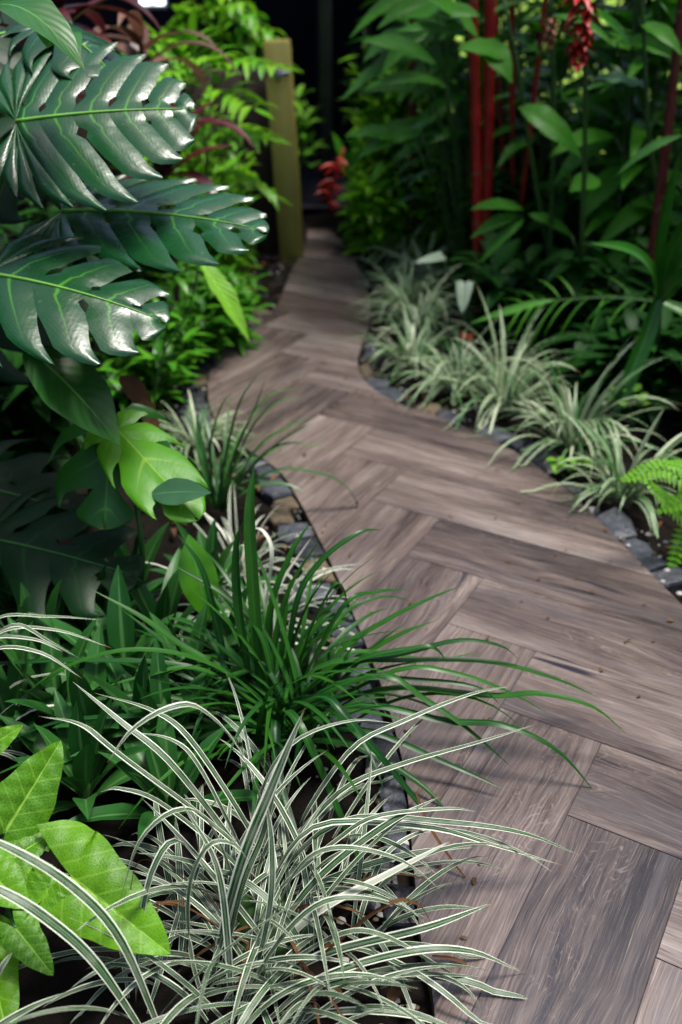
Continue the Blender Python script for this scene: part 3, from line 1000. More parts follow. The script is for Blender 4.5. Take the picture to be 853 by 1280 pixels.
mleaf(t, mroot, at(-60, 420, 2.4), at(120, 330, 2.5), UPT, .45, nf=6, seed=22, mat='monstera_dark', rnd=.2)
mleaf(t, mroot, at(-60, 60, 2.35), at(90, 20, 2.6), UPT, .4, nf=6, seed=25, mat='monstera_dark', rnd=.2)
mb = MB()
leaf(mb, at(-30, 20, 2.1), at(106, 88, 2.0), .13, up=nrm(V(.3, -.3, .9)), droop=.22, n=12, fold=.12, rnd=.6, peak=.4)
leaf(mb, at(60, 60, 2.2), at(100, 75, 2.05), .08, up=nrm(V(.3, -.3, .9)), droop=.2, n=10, fold=.12, rnd=.9)
o = mb.build('young_leaf', M['broad'], t, t.location)
st = MB()
tube(st, [mroot, mroot + V(.04, .03, .4), mroot + V(-.02, .1, .8), mroot + V(.05, .12, 1.25)], .022, .014, 8, 14)
st.build('stem', M['petiole'], t, t.location)

# dark monstera low in the shade
r2 = gp(-40, 700, -.02)
t = thing('monstera', r2, 'low monstera leaf in deep shade above the rosettes', 'monstera', 'monstera plants')
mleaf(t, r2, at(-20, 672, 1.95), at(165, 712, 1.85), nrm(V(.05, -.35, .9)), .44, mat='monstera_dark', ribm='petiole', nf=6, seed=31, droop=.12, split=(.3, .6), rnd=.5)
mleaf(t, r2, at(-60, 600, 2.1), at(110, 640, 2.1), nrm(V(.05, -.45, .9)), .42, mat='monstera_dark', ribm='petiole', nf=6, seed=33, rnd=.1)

# philodendron with yellowing leaf
pr = gp(120, 640, -.02)
t = thing('philodendron', pr, 'philodendron with one yellow-edged bright leaf and large dark oval leaf', 'philodendron')
mb = MB()
leaf(mb, at(30, 432, 1.92), at(150, 556, 1.84), .15, up=nrm(V(.35, -.35, .85)), droop=.06, n=14, k=7, fold=.10, rnd=.35, peak=.5, wave=.03)
o = mb.build('oval_leaf', M['broad'], t, t.location)
mb = MB()
split_leaf(mb, at(140, 520, 2.02), at(130, 655, 1.86), nrm(V(.1, -.6, .75)), .30, nf=4, split=(.2, .35), hole=0, rnd=.5, droop=.1, cup=.16, gw=.3, seed=4)
mb.build('split_leaf', M['phil'], t, t.location)
mb = MB()
split_leaf(mb, at(146, 536, 1.98), at(244, 642, 1.80), nrm(V(.3, -.6, .75)), .20, nf=4, split=(.4, .62), hole=0, rnd=.7, droop=.06, cup=.03, gw=.2, seed=14)
tag(mb.build('yellowing_leaf', M['limesplit'], t, t.location), 'bright leaf turning yellow at its edge')
mb = MB()
leaf(mb, at(188, 618, 1.84), at(264, 616, 1.80), .062, up=nrm(V(.1, -.6, .7)), droop=.03, n=11, fold=.1, rnd=.5)
mb.build('small_leaf', M['bluegrey'], t, t.location)
mb = MB()
leaf(mb, at(170, 500, 2.15), at(200, 552, 2.05), .045, up=nrm(V(.2, -.5, .8)), droop=.15, n=10, fold=.3, rnd=.6, wave=.25)
leaf(mb, at(150, 470, 2.2), at(196, 540, 2.1), .05, up=nrm(V(.2, -.5, .8)), droop=.15, n=10, fold=.3, rnd=.2, wave=.25)
tag(mb.build('withered_leaf', M['dead'], t, t.location), 'curled brown dead leaf')
st = MB()
for q in ((147, 540, 2.0), (148, 545, 1.98), (140, 520, 2.02), (35, 437, 1.92)):
    p = at(*q)
    tube(st, [pr + V(rng.gauss(0, .02), rng.gauss(0, .02), 0), (p + pr) / 2 + V(-.02, .05, .08), p], .009, .005, 7, 10)
tube(st, [gp(175, 745, -.02), at(178, 690, 1.95), at(170, 620, 1.97)], .008, .006, 7, 8)
st.build('stem', M['petiole'], t, t.location)
# upright oval leaf behind the rosettes
pc = gp(262, 790, -.02)
t = thing('canna', pc, 'single broad upright green leaf between rosettes and the dark green clump', 'canna')
mb = MB()
leaf(mb, at(262, 775, 1.82), at(236, 668, 1.88), .085, up=nrm(V(.1, -.9, .4)), droop=.10, n=12, k=7, fold=.22, rnd=.8, bow=V(0, -.5, .6), peak=.5)
mb.build('leaf', M['shrub2'], t, pc)
mb = MB()
tube(mb, [pc, at(262, 775, 1.82)], .006, .005, 6, 4)
mb.build('stem', M['stem'], t, pc)

# ------------------------------------------------------------------ rosettes in the left bed
RS = [
    (118, 815, .9, 'rosette with upright grey-green leaves under the low monstera leaf'),
    (205, 825, 1.0, 'grey-green rosette in front of the single upright oval leaf'),
    (60, 860, .9, 'rosette half hidden under the striped grass at the left'),
    (160, 880, 1.0, 'rosette crossed by the long dark green grass blades'),
    (240, 880, .8, 'rosette tight against the left side of the dark green clump'),
    (20, 930, 1.0, 'rosette directly behind the lime arrow-shaped leaves'),
    (120, 950, 1.0, 'rosette in shade behind the large striped clump'),
    (265, 760, .8, 'farthest rosette, beside the cream-streaked clump'),
    (20, 790, .9, 'rosette at the left edge under the low monstera'),
    (75, 915, .9, 'rosette between the lime leaves and the long dark green grass blades'),
    (180, 940, .85, 'rosette right in front of the crossed green blades, left of the big striped clump'),
    (165, 770, .9, 'rosette below the yellowing philodendron leaf'),
    (110, 1010, .9, 'low rosette beside the tip of the upper lime leaf'),
    (215, 1030, .8, 'rosette under the left arching blades of the big striped clump'),
    (290, 830, .8, 'rosette wedged between the green clump and the cream-streaked clump'),
    (210, 960, .9, 'rosette half buried by the left blades of the large striped clump'),
]
for px, py, s, lab in RS:
    c = gp(px, py, -.02)
    mb = MB()
    n = rng.randint(10, 13)
    a0 = rng.random() * 6
    for i in range(n):
        a = a0 + i * 2.4
        ly = i / n
        el = R(20 + 62 * ly + rng.uniform(-8, 8))
        L = s * rng.uniform(.18, .29) * (1.0 - .15 * ly)
        h = V(math.cos(a), math.sin(a), 0)
        b = c + h * .012 + V(0, 0, .02 + .05 * ly)
        tip = b + (h * math.cos(el) + V(0, 0, 1) * math.sin(el)) * L
        leaf(mb, b, tip, s * rng.uniform(.044, .060), up=nrm(V(0, 0, 1) * math.cos(el) - h * math.sin(el) + V(0, 0, .05)), droop=.10, n=9, fold=.35, peak=.35)
    t = thing('rosette_plant', c, lab, 'rosette plant', 'grey-green rosettes in the left bed')
    mb.build('leaves', M['rosette'], t, c)
    mb = MB()
    tube(mb, [c + V(0, 0, -.02), c + V(0, 0, .08)], .016, .012, 8)
    mb.build('stem', M['stem'], t, c)

# ------------------------------------------------------------------ arrowhead vine, bottom left
ar = gp(-20, 1180, -.02)
t = thing('arrowhead_vine', ar, 'arrowhead vine with lime green arrow-shaped leaves in the bottom left corner', 'arrowhead vine')


def arrow(att, tip, W, up, lobes=(1, 1), rnd=.5, back=.45, droop=.12):
    att, tip = np.asarray(att), np.asarray(tip)
    L = np.linalg.norm(tip - att)
    X = (tip - att) / L
    N = nrm(up - X * np.dot(up, X))
    Y = np.cross(N, X)
    mb = MB()
    n = 40
    ph = rnd * 30
    for sd in (1, -1):
        vs, uv = [], []
        bk = back * lobes[0 if sd > 0 else 1]
        for i in range(n):
            q = i / (n - 1)
            x = -bk + (1 + bk) * q
            if x < 0:
                e = -x / bk
                po = W / 2 * (1 - .62 * e ** 2.4)
                pi_ = W / 2 * (.03 + .34 * e ** 1.3)
            else:
                po = W / 2 * max(0, 1 - x) ** .72 * (1 + .38 * x)
                pi_ = 0.0
            po *= 1 + .03 * math.sin(q * 23 + ph + sd)
            po = max(po, pi_ + W * .004)
            for k in range(7):
                s_ = k / 6
                y = pi_ + (po - pi_) * s_
                sw = .10 * L * (y / (W / 2)) ** 1.5
                yy = y / (W / 2)
                z = .42 * W * yy * .5 - .50 * W * yy * yy * .5 - droop * L * x * abs(x) + .016 * L * abs(math.sin(q * 16 - yy * 4 + ph)) * min(1, yy * 3) * (1.1 - yy) + .012 * L * math.sin(q * 9 + ph) * yy + .006 * L * math.sin(q * 47 + ph * 2 + yy * 3)
                vs.append(att + X * (L * x - sw * (1 if x > 0 else .3)) + Y * (y * sd) + N * z)
                uv.append((.5 + .5 * yy * sd, q))
        f = []
        for i in range(n - 1):
            for k in range(6):
                a = i * 7 + k
                qd = (a, a + 1, a + 8, a + 7)
                f.append(qd if sd < 0 else qd[::-1])
        mb.add(vs, uv, rnd, f)
    return mb


AL = [
    (at(6, 1040, 1.12), at(77, 928, 1.22), .125, nrm(V(.45, -.5, .7)), (.6, .6), .25),
    (at(86, 1094, 1.06), at(210, 1188, .96), .155, nrm(V(.15, -.5, .85)), (1.0, .7), .75),
    (at(62, 1108, 1.04), at(20, 1162, .99), .085, nrm(V(0, -.5, .85)), (.8, .8), .4),
    (at(10, 1078, 1.08), at(62, 1040, 1.13), .08, nrm(V(0, -.4, .9)), (.6, .6), .1),
    (at(-20, 1180, 1.0), at(12, 1300, .86), .10, nrm(V(.2, -.4, .85)), (.6, .6), .9),
    (at(-20, 1085, 1.05), at(34, 1132, 1.0), .09, nrm(V(.1, -.4, .9)), (.7, .7), .5),
    (at(20, 1160, .98), at(66, 1218, .93), .065, nrm(V(.1, -.4, .9)), (.6, .6), .15),
    (at(-50, 960, 1.3), at(25, 905, 1.35), .08, nrm(V(.2, -.4, .85)), (.6, .6), .5),
    (at(-30, 1020, 1.2), at(30, 985, 1.24), .08, nrm(V(.2, -.4, .85)), (.6, .6), .2),
    (at(28, 1000, 1.22), at(60, 1062, 1.15), .07, nrm(V(.1, -.4, .9)), (.6, .6), .05),
]
for att, tip, W, up, lb, r_ in AL:
    o = arrow(att, tip, W, up, lb, r_).build('leaf', M['arrow'], t, ar)
    pb = MB()
    tube(pb, [ar + V(rng.gauss(0, .02), rng.gauss(0, .02), 0), (att + ar) / 2 + V(0, .03, .05), att], .004, .003, 6, 10)
    q = pb.build('petiole', M['petiole'], t, ar)
    q.parent = o


# ------------------------------------------------------------------ shrubs
def shrub(name, c, hgt, rad, nst, lpn, L, w, mat, label, cat, group, lean=(0, 0), pk=.42, low=.15, dr=.12, elev=(-15, 45), k=3, nn=6, stem='stem'):
    c = np.asarray(c, float)
    lv, st = MB(), MB()
    for s in range(nst):
        a = rng.uniform(0, 6.283)
        r = rad * math.sqrt(rng.random())
        hh = hgt * rng.uniform(.55, 1.0)
        top = c + V(math.cos(a) * r + lean[0], math.sin(a) * r + lean[1], hh)
        b = c + V(math.cos(a) * r * .25, math.sin(a) * r * .25, 0)
        mid = (b + top) / 2 + V(rng.gauss(0, .03), rng.gauss(0, .03), hh * .08)
        cv = catmull([b, mid, top], 14)
        tube(st, [b, mid, top], .0045, .002, 5, 8)
        for i in range(lpn):
            q = low + (1 - low) * (i + rng.random() * .6) / lpn
            p = cv[min(13, int(q * 13))]
            aa = a + i * 2.4 + rng.uniform(-.5, .5)
            el = R(rng.uniform(*elev))
            l = rng.uniform(*L) * (1 - .25 * q)
            d = V(math.cos(aa) * math.cos(el), math.sin(aa) * math.cos(el), math.sin(el))
            leaf(lv, p, p + d * l, l * w * rng.uniform(.85, 1.15), up=V(0, 0, 1) + d * -.2, droop=dr * rng.uniform(.3, 1.3), n=nn, k=k, fold=.2, peak=pk, wave=0)
    t = thing(name, c, label, cat, group)
    lv.build('foliage', M[mat], t, c)
    st.build('stems', M[stem], t, c)
    return t


LS = 'leafy shrubs on the left of the path'
SH = [
    # x, y, height, radius, stems, leaves per stem, mat, label
    (gp(306, 428), .32, .16, 16, 16, 'shrub2', 'low bushy shrub overhanging the left bend of the path'),
    (gp(262, 455), .42, .24, 18, 18, 'shrub2', 'mid-green shrub just above the stones of the left bend'),
    (gp(205, 500), .45, .26, 16, 16, 'shrub2', 'shaded shrub left of the left bend, behind the pale tuft'),
    (gp(300, 388), .34, .13, 14, 14, 'shrub', 'bright shrub in front of the fence post'),
    (gp(285, 385), .62, .26, 20, 20, 'shrub', 'bright bamboo-like shrub to the left of the one before the fence post'),
    (gp(235, 390), .80, .26, 20, 20, 'shrub', 'tall bright shrub behind the tip of the second monstera leaf'),
    (gp(292, 350), .80, .20, 18, 20, 'shrub', 'tall lime shrub against the brown fence'),
    (gp(250, 340), 1.05, .26, 20, 22, 'shrub', 'tallest lime shrub left of the brown fence'),
]
for c, h_, r_, ns, ll, mt, lab in SH:
    shrub('shrub', c - V(.07, 0, .03), h_, r_, ns, ll, (.09, .17), .24, mt, lab, 'shrub', LS)
# fern-like climber with feathered sprays on the fence top
fx = at(300, 90, 5.75)


def spray(lv, st, b, tip, n=9, L=.16, w=.045, droop=.15, sag=.2):
    b, tip = np.asarray(b), np.asarray(tip)
    d = tip - b
    ln = np.linalg.norm(d)
    mid = (b + tip) / 2 + V(0, 0, sag * ln)
    cv = catmull([b, mid, tip], 24)
    tube(st, [b, mid, tip], .003, .0015, 5, 10)
    T = tangents(cv)
    for i in range(n):
        q = .25 + .72 * i / (n - 1)
        j = int(q * 23)
        sd = nrm(np.cross(T[j], V(0, 0, 1)))
        for s in (1, -1):
            l = L * (1 - .45 * abs(q - .45)) * rng.uniform(.85, 1.1)
            dd = nrm(sd * s * .85 + T[j] * .55 + V(0, 0, rng.uniform(-.35, .05)))
            leaf(lv, cv[j], cv[j] + dd * l, w * rng.uniform(.85, 1.15), up=V(0, 0, 1), droop=droop, n=6, k=3, fold=.2)
    leaf(lv, cv[-1], cv[-1] + nrm(T[-1]) * L * .8, w, droop=.0, n=6, k=3)


lv, st = MB(), MB()
cb0 = V(-.78, 5.95, -.03)
for px, py in ((255, 60), (275, 40), (300, 55), (320, 35), (345, 45), (358, 75), (285, 85), (315, 75), (335, 60), (268, 95), (300, 30), (362, 120)):
    tp = at(px + rng.uniform(-5, 5), py, 5.75 + rng.uniform(-.1, .25))
    spray(lv, st, cb0 + V(rng.uniform(-.25, .3), 0, .98), tp, 8, .15, .042, sag=.35)
tube(st, [cb0, cb0 + V(.03, 0, .5), cb0 + V(0, 0, 1.0)], .010, .006, 6)
t = thing('climbing_plant', cb0, 'bright feathery climber heaped on top of the brown fence', 'climber')
lv.build('foliage', M['shrub'], t, cb0)
st.build('stems', M['stem'], t, cb0)
# tree-fern-like sprays by the fence and the palm-like sprig
lv, st = MB(), MB()
sb = gp(268, 372, -.03)
for (a, b) in (((255, 130), (345, 85)), ((262, 190), (330, 172)), ((250, 230), (335, 240)), ((240, 110), (170, 70)), ((238, 120), (205, 55)), ((240, 120), (270, 75)), ((245, 175), (190, 150)), ((255, 150), (318, 135)),
               ((240, 115), (240, 50)), ((245, 130), (180, 100))):
    spray(lv, st, at(a[0], a[1], 4.5), at(b[0], b[1], 4.4 + rng.uniform(-.2, .2)), 8, .17, .038)
tube(st, [sb, at(262, 250, 4.5), at(250, 120, 4.5)], .010, .005, 6, 12)
t = thing('sapling', sb, 'slender sapling with lime feathered sprays in front of the brown fence', 'sapling')
lv.build('foliage', M['shrub'], t, sb)
st.build('stem', M['stem'], t, sb)
# one long drooping lime leaf over the bend
q0 = gp(188, 560, -.03)
t = thing('seedling', q0, 'thin arching stem ending in one drooping lime leaf over the left bend', 'seedling')
mb = MB()
leaf(mb, at(250, 326, 3.0), at(312, 428, 2.92), .075, up=nrm(V(.5, -.5, .6)), droop=.05, n=12, k=5, fold=.35, rnd=.9, wave=.12)
mb.build('leaf', M['lime'], t, q0)
mb = MB()
tube(mb, [q0, at(200, 455, 3.0), at(235, 390, 3.0), at(250, 326, 3.0)], .005, .003, 6, 14)
mb.build('stem', M['petiole'], t, q0)

# ti plants with dark red leaves, top left
TG = 'dark red ti plants at the upper left'
for (px, py, Y, n, mt, lab) in ((60, 0, 3.3, 22, 'ti', 'dark red ti plant above the top monstera leaf'), (200, 190, 3.6, 14, 'ti', 'dark red ti plant between the two upper monstera leaves'),
                                (175, 45, 3.9, 8, 'tipale', 'bronze-leaved ti plant below the bright window')):
    top = at(px, py, Y)
    b = V(top[0], top[1], -.03)
    mb, st = MB(), MB()
    tube(st, [b, (b + top) / 2 + V(.02, 0, 0), top], .012, .010, 7, 8)
    for i in range(n):
        arch(mb, top - V(0, 0, .12 * rng.random()), i * 2.4, R(rng.uniform(5, 75)), rng.uniform(.25, .42), rng.uniform(.045, .075), R(rng.uniform(40, 110)), n=10, fold=.3, k=5)
    t = thing('ti_plant', b, lab, 'ti plant', TG)
    mb.build('leaves', M[mt], t, b)
    st.build('stem', M['bark'], t, b)

# ------------------------------------------------------------------ shade filler plants
DG = 'dark shade plants behind the beds'
DS = [
    (V(-1.35, 3.2, -.03), .95, .40, 'dark leafy shrub behind the monstera stems'),
    (V(-1.05, 3.0, -.03), .55, .32, 'dark shrub below the third monstera leaf'),
    (V(-1.0, 3.7, -.03), .75, .36, 'dark shrub between monstera and bright shrubs'),
    (V(-1.7, 4.2, -.03), 1.1, .45, 'dark shrub under the red ti plants'),
    (V(-1.15, 2.35, -.03), .40, .28, 'dark low shrub left of the dark oval philodendron leaf'),
    (V(1.55, 3.3, -.03), .55, .34, 'dark low shrub behind the bright fern'),
    (V(1.15, 3.75, -.03), .50, .30, 'dark low shrub behind the full striped clump'),
    (V(1.75, 4.1, -.03), .75, .38, 'dark shrub below the hanging strap leaf'),
    (V(.85, 4.65, -.03), .60, .34, 'dark shrub at the feet of the red canes'),
    (V(1.45, 4.9, -.03), .85, .40, 'dark shrub behind the thin palm frond'),
    (V(1.05, 3.35, -.03), .32, .22, 'dark low plant right behind the striped clump with upright blades'),
    (V(1.35, 3.0, -.03), .34, .24, 'dark low plant between bright fern and the hanging strap leaf'),
    (V(.75, 4.05, -.03), .36, .24, 'dark low plant between white caladium leaf and full striped clump'),
    (V(.95, 5.3, -.03), 1.0, .36, 'dark shrub filling the gap behind the thick red canes'),
    (V(.35, 6.0, -.03), 1.1, .30, 'dark shrub at the back beside the pavilion column'),
    (V(1.25, 5.6, -.03), 1.0, .42, 'dark shrub against the sunlit lawn right of the canes'),
    (V(1.8, 5.3, -.03), 1.15, .45, 'dark shrub against the sunlit lawn behind the silvery ginger leaf'),
    (V(2.2, 4.6, -.03), 1.1, .45, 'dark shrub at the far right edge behind the slim canes'),
    (V(1.95, 3.6, -.03), .8, .40, 'dark shrub in the black corner above the fern'),
    (V(.55, 5.5, -.03), .75, .36, 'dark shrub between red canes and the bright path-side shrubs'),
]
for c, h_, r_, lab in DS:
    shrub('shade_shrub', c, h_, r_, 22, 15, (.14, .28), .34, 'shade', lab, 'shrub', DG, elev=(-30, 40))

# ------------------------------------------------------------------ right: bright path-side shrubs at the back
BS = [
    (gp(482, 312), .45, .18, 'shrub', 'small green shrub at the right edge of the path end'),
    (gp(505, 300), .72, .26, 'shrub', 'bright shrub behind the farthest pale grass clump'),
    (gp(485, 290), .95, .22, 'shrub', 'tall bright shrub beside the red heliconia'),
    (gp(545, 310), .70, .24, 'shrub', 'green shrub left of the red canes, low down'),
    (gp(505, 278), 1.2, .28, 'shrub', 'tall green shrub farthest back beside the path'),
    (gp(570, 300), 1.1, .28, 'shrub2', 'tall green shrub just behind the red canes'),
]
for c, h_, r_, mt, lab in BS:
    shrub('shrub', c - V(0, 0, .03), h_, r_, 24, 18, (.13, .24), .26, mt, lab, 'shrub', 'leafy shrubs on the right of the path')
lv, st = MB(), MB()
sb = gp(560, 335, -.03)
for py in (170, 178, 190, 205, 222, 240, 150):
    b = at(556 + rng.uniform(-8, 8), py + 14, 4.75)
    leaf(lv, b, at(497 + rng.uniform(-8, 14), py + rng.uniform(10, 30), 4.6), .05, droop=.16, n=8, k=3, fold=.2, rnd=.7)
    leaf(lv, b, at(600 + rng.uniform(-8, 14), py + rng.uniform(0, 30), 4.8), .05, droop=.16, n=8, k=3, fold=.2, rnd=.3)
tube(st, [sb, at(556, 260, 4.75), at(552, 150, 4.75)], .009, .005, 6, 10)
t = thing('costus', sb, 'stem with stacked narrow leaves left of the red canes', 'costus plant')
lv.build('foliage', M['bluegrey'], t, sb)
st.build('stem', M['stem'], t, sb)

# heliconia at the end of the path
hb = gp(438, 300, -.03)
t = thing('heliconia', hb, 'red hanging heliconia flower at the far end of the path', 'heliconia')
mb = MB()
for i in range(7):
    p = at(420 - i * 1.5 + 4 * (i % 2), 198 + i * 9, 5.45)
    d = V(-.09 if i % 2 else .06, -.04, -.03 + .02 * (i % 3))
    leaf(mb, p, p + d * 1.1, .022, up=V(0, -.3, 1), droop=.1, n=6, k=3, fold=.6)
    leaf(mb, p, p + d * .8 + V(.0, -.02, -.03), .018, up=V(0, -.3, -1), droop=.1, n=6, k=3, fold=.6)
tube(mb, [at(430, 185, 5.5), at(420, 215, 5.45), at(412, 262, 5.45)], .006, .004, 6, 8)
mb.build('flower', M['heli'], t, hb)
mb = MB()
tube(mb, [hb, at(437, 240, 5.55), at(430, 185, 5.5)], .010, .006, 6, 10)
mb.build('stem', M['stem'], t, hb)
mb = MB()
for px, py, a, b in ((437, 240, 455, 150), (436, 230, 415, 165), (434, 220, 470, 190)):
    leaf(mb, at(px, py, 5.55), at(a, b, 5.6), .10, droop=.1, n=9, k=5)
mb.build('leaves', M['shrub2'], t, hb)

# ------------------------------------------------------------------ sealing wax palms
def frond(lv, st, b, az, el, L, n=22, lf=.34, w=.028, bend=70):
    c = [np.array(b, float)]
    h = V(math.cos(az), math.sin(az), 0)
    p = c[0].copy()
    m = 14
    for i in range(m):
        e = el - R(bend) * (i / m) ** 1.2
        p = p + (h * math.cos(e) + V(0, 0, 1) * math.sin(e)) * L / m
        c.append(p.copy())
    c = np.array(c)
    tube(st, list(c[::2]), .007, .003, 6, 12)
    T = tangents(c)
    for i in range(n):
        q = .18 + .8 * i / (n - 1)
        j = min(m, int(q * m))
        fr = q * m - j
        base = c[j] + (c[min(m, j + 1)] - c[j]) * fr
        sd = nrm(np.cross(T[j], V(0, 0, 1)))
        for s in (1, -1):
            l = lf * math.sin(math.pi * (.2 + .7 * q)) * rng.uniform(.85, 1.1)
            d = nrm(sd * s + T[j] * .7 + V(0, 0, -.25))
            leaf(lv, base, base + d * l + V(0, 0, -.12 * l), w, droop=.12, n=6, k=3, fold=.3)


def wax_palm(label, canes, col, fr=1, seed=0):
    b0 = canes[0][0]
    t = thing('sealing_wax_palm', b0, label, 'palm', 'red cane palms')
    lv, st = MB(), MB()
    for (b, tp, r) in canes:
        d = (tp - b)
        top = b + d / max(.2, d[2]) * 2.3
        mb = MB()
        nodes = 11

        def rr(k, r=r):
            q = (k * nodes) % 1.0
            return r * (1.1 - .2 * k) * (1 + (.10 if q < .08 or q > .95 else 0))
        tube(mb, [b, (b + top) / 2 + V(.01, 0, 0), top], r, r, 10, 90, rng.random() * .6, rr=rr)
        o_ = mb.build('cane', M[col], t, b0)
        rv = np.concatenate(mb.r)
        kk = (np.concatenate(mb.uv)[:, 1] * nodes) % 1.0
        rv = np.where((kk < .06) | (kk > .96), 1.0, rv * .5)
        o_.data.attributes['rnd'].data.foreach_set('value', rv.astype(np.float32))
        if fr:
            for i in range(fr):
                frond(lv, st, top, rng.uniform(0, 6.28), R(rng.uniform(35, 75)), rng.uniform(.9, 1.3))
    if fr:
        lv.build('fronds', M['ginger'], t, b0)
        st.build('frond_stalks', M['cane'], t, b0)
    return t


def cane(p0, p1, Y, r):
    return (at(p0[0], p0[1], Y) * V(1, 1, 0) + V(0, 0, -.03), at(p1[0], p1[1], Y), r)


def cane2(px0, py0, px1, py1, Y, r):
    """cane through two pixels at distance Y, carried down to the soil"""
    a, b = at(px0, py0, Y), at(px1, py1, Y)
    d = (b - a) / (b[2] - a[2])
    return (a + d * (-.03 - a[2]), b, r)


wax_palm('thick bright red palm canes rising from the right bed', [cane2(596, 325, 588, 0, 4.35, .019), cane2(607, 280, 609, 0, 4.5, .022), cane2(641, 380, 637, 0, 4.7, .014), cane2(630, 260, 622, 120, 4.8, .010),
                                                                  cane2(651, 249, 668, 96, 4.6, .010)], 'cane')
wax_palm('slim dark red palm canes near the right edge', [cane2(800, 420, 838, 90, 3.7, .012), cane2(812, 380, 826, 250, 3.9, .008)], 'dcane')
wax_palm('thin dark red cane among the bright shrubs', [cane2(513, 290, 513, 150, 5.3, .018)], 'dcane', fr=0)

# ------------------------------------------------------------------ gingers
GG = 'tall gingers on the right'


def ginger(c, n, hgt, label, mat='ginger', L=(.30, .46), lean=.25, lo=.25, wr=.22):
    c = np.asarray(c, float)
    lv, st = MB(), MB()
    for s in range(n):
        a = rng.uniform(0, 6.28)
        b = c + V(rng.gauss(0, .10), rng.gauss(0, .10), 0)
        h_ = hgt * rng.uniform(.7, 1.05)
        top = b + V(math.cos(a) * lean * rng.random(), math.sin(a) * lean * rng.random(), h_)
        mid = (b + top) / 2 + V(0, 0, .06)
        tube(st, [b, mid, top], .011, .005, 7, 12)
        cv = catmull([b, mid, top], 40)
        m = int((1 - lo) * h_ / .085)
        az = rng.uniform(0, 3.14)
        for i in range(m):
            q = lo + (1 - lo) * i / m
            p = cv[min(39, int(q * 39))]
            aa = az + (i % 2) * math.pi + rng.uniform(-.35, .35)
            el = R(rng.uniform(0, 50))
            l = rng.uniform(*L)
            d = V(math.cos(aa) * math.cos(el), math.sin(aa) * math.cos(el), math.sin(el))
            leaf(lv, p, p + d * l + V(0, 0, -.22 * l), l * wr * rng.uniform(.85, 1.15), droop=.14, n=9, k=5, fold=.22, peak=.4)
    t = thing('ginger_plant', c, label, 'ginger', GG)
    lv.build('leaves', M[mat], t, c)
    st.build('stems', M['stem'], t, c)
    return t


GI = [
    (V(.62, 5.2, -.03), 8, 1.55, 'ginger with broad lit leaves left of the red canes', .3),
    (V(.40, 5.75, -.03), 6, 1.5, 'ginger arching over the path end on the right', .3),
    (V(.95, 4.9, -.03), 8, 1.7, 'ginger directly behind the thick red canes', .25),
    (V(1.25, 4.4, -.03), 7, 1.7, 'ginger right of the thick red canes under the red flower', .25),
    (V(1.65, 4.7, -.03), 8, 1.8, 'ginger growing near the slim dark red canes', .25),
    (V(1.9, 4.1, -.03), 7, 1.8, 'ginger at the right edge behind the strap-leaved plant', .2),
    (V(.75, 6.4, -.03), 5, 1.5, 'farthest ginger behind the bright path-side shrubs', .3),
]
for c, n, h_, lab, lo in GI: ginger(c, n, h_, lab, lo=lo)
# leaves that show singly against the dark
hb = V(.98, 4.25, -.03)
t = thing('ginger_plant', hb, 'ginger stem whose single broad leaf hangs right of the red canes', 'ginger', GG)
lv, st = MB(), MB()
HL = [((648, 134, 4.0), (727, 198, 3.95), .13), ((640, 75, 4.1), (572, 62, 4.0), .10), ((600, 50, 4.1), (640, 104, 4.0), .12), ((590, 48, 4.2), (493, 40, 4.1), .06), ((598, 46, 4.2), (535, 0, 4.1), .11),
      ((720, 240, 4.1), (700, 215, 4.0), .10), ((600, 20, 4.1), (500, 25, 4.2), .10), ((545, 80, 4.3), (452, 52, 4.2), .10), ((750, 225, 4.0), (712, 240, 3.9), .09),
      ((655, 262, 4.2), (588, 262, 4.1), .06), ((650, 270, 4.2), (588, 298, 4.1), .055), ((660, 268, 4.2), (720, 300, 4.15), .06), ((655, 275, 4.2), (600, 330, 4.1), .05)]
for b, q, w in HL: leaf(lv, at(*b), at(*q), w, up=nrm(V(.1, -.55, .8)), droop=.08, n=12, k=5, fold=.15, rnd=rng.uniform(.3, 1))
tube(st, [hb, at(668, 220, 4.2), at(650, 100, 4.1), at(630, 0, 4.1)], .010, .006, 7, 14)
lv.build('leaves', M['ginger'], t, hb)
st.build('stem', M['stem'], t, hb)
for (bx, by, lab, spots) in ((.62, 4.75, 'ginger with long lit leaves sweeping left over the bright shrubs', [(rng.uniform(520, 585), rng.uniform(-20, 190), -1) for _ in range(20)]),
                              (1.3, 4.55, 'ginger whose arching leaves fill the gap between thick and slim canes', [(rng.uniform(660, 770), rng.uniform(10, 300), 1) for _ in range(14)]),
                              (1.62, 4.2, 'ginger with overlapping leaves against the top right corner', [(rng.uniform(760, 850), rng.uniform(-10, 330), rng.choice((-1, 1))) for _ in range(16)])):
    gb = V(bx, by, -.03)
    t = thing('ginger_plant', gb, lab, 'ginger', GG)
    lv, st = MB(), MB()
    for px, py, sg in spots:
        Y = by + rng.uniform(-.15, .2)
        b = at(px, py, Y)
        l = rng.uniform(.28, .42)
        a = rng.uniform(-.9, .3)
        d = V(sg * math.cos(a) * .95, -.35 + rng.uniform(-.3, .2), math.sin(a))
        leaf(lv, b, b + nrm(d) * l, rng.uniform(.06, .10), up=nrm(V(.1, -.5, .8)), droop=.10, n=11, k=5, fold=.2, rnd=rng.uniform(.2, 1))
        tube(st, [V(bx + rng.gauss(0, .05), by, -.03), (V(b[0], b[1], 0) + gb) / 2 + V(0, 0, b[2] * .55), b], .007, .004, 6, 10)
    lv.build('leaves', M['ginger'], t, gb)
    st.build('stems', M['stem'], t, gb)
gb = V(1.42, 3.95, -.03)
t = thing('ginger_plant', gb, 'ginger stem with one silvery leaf at the upper right', 'ginger', GG)
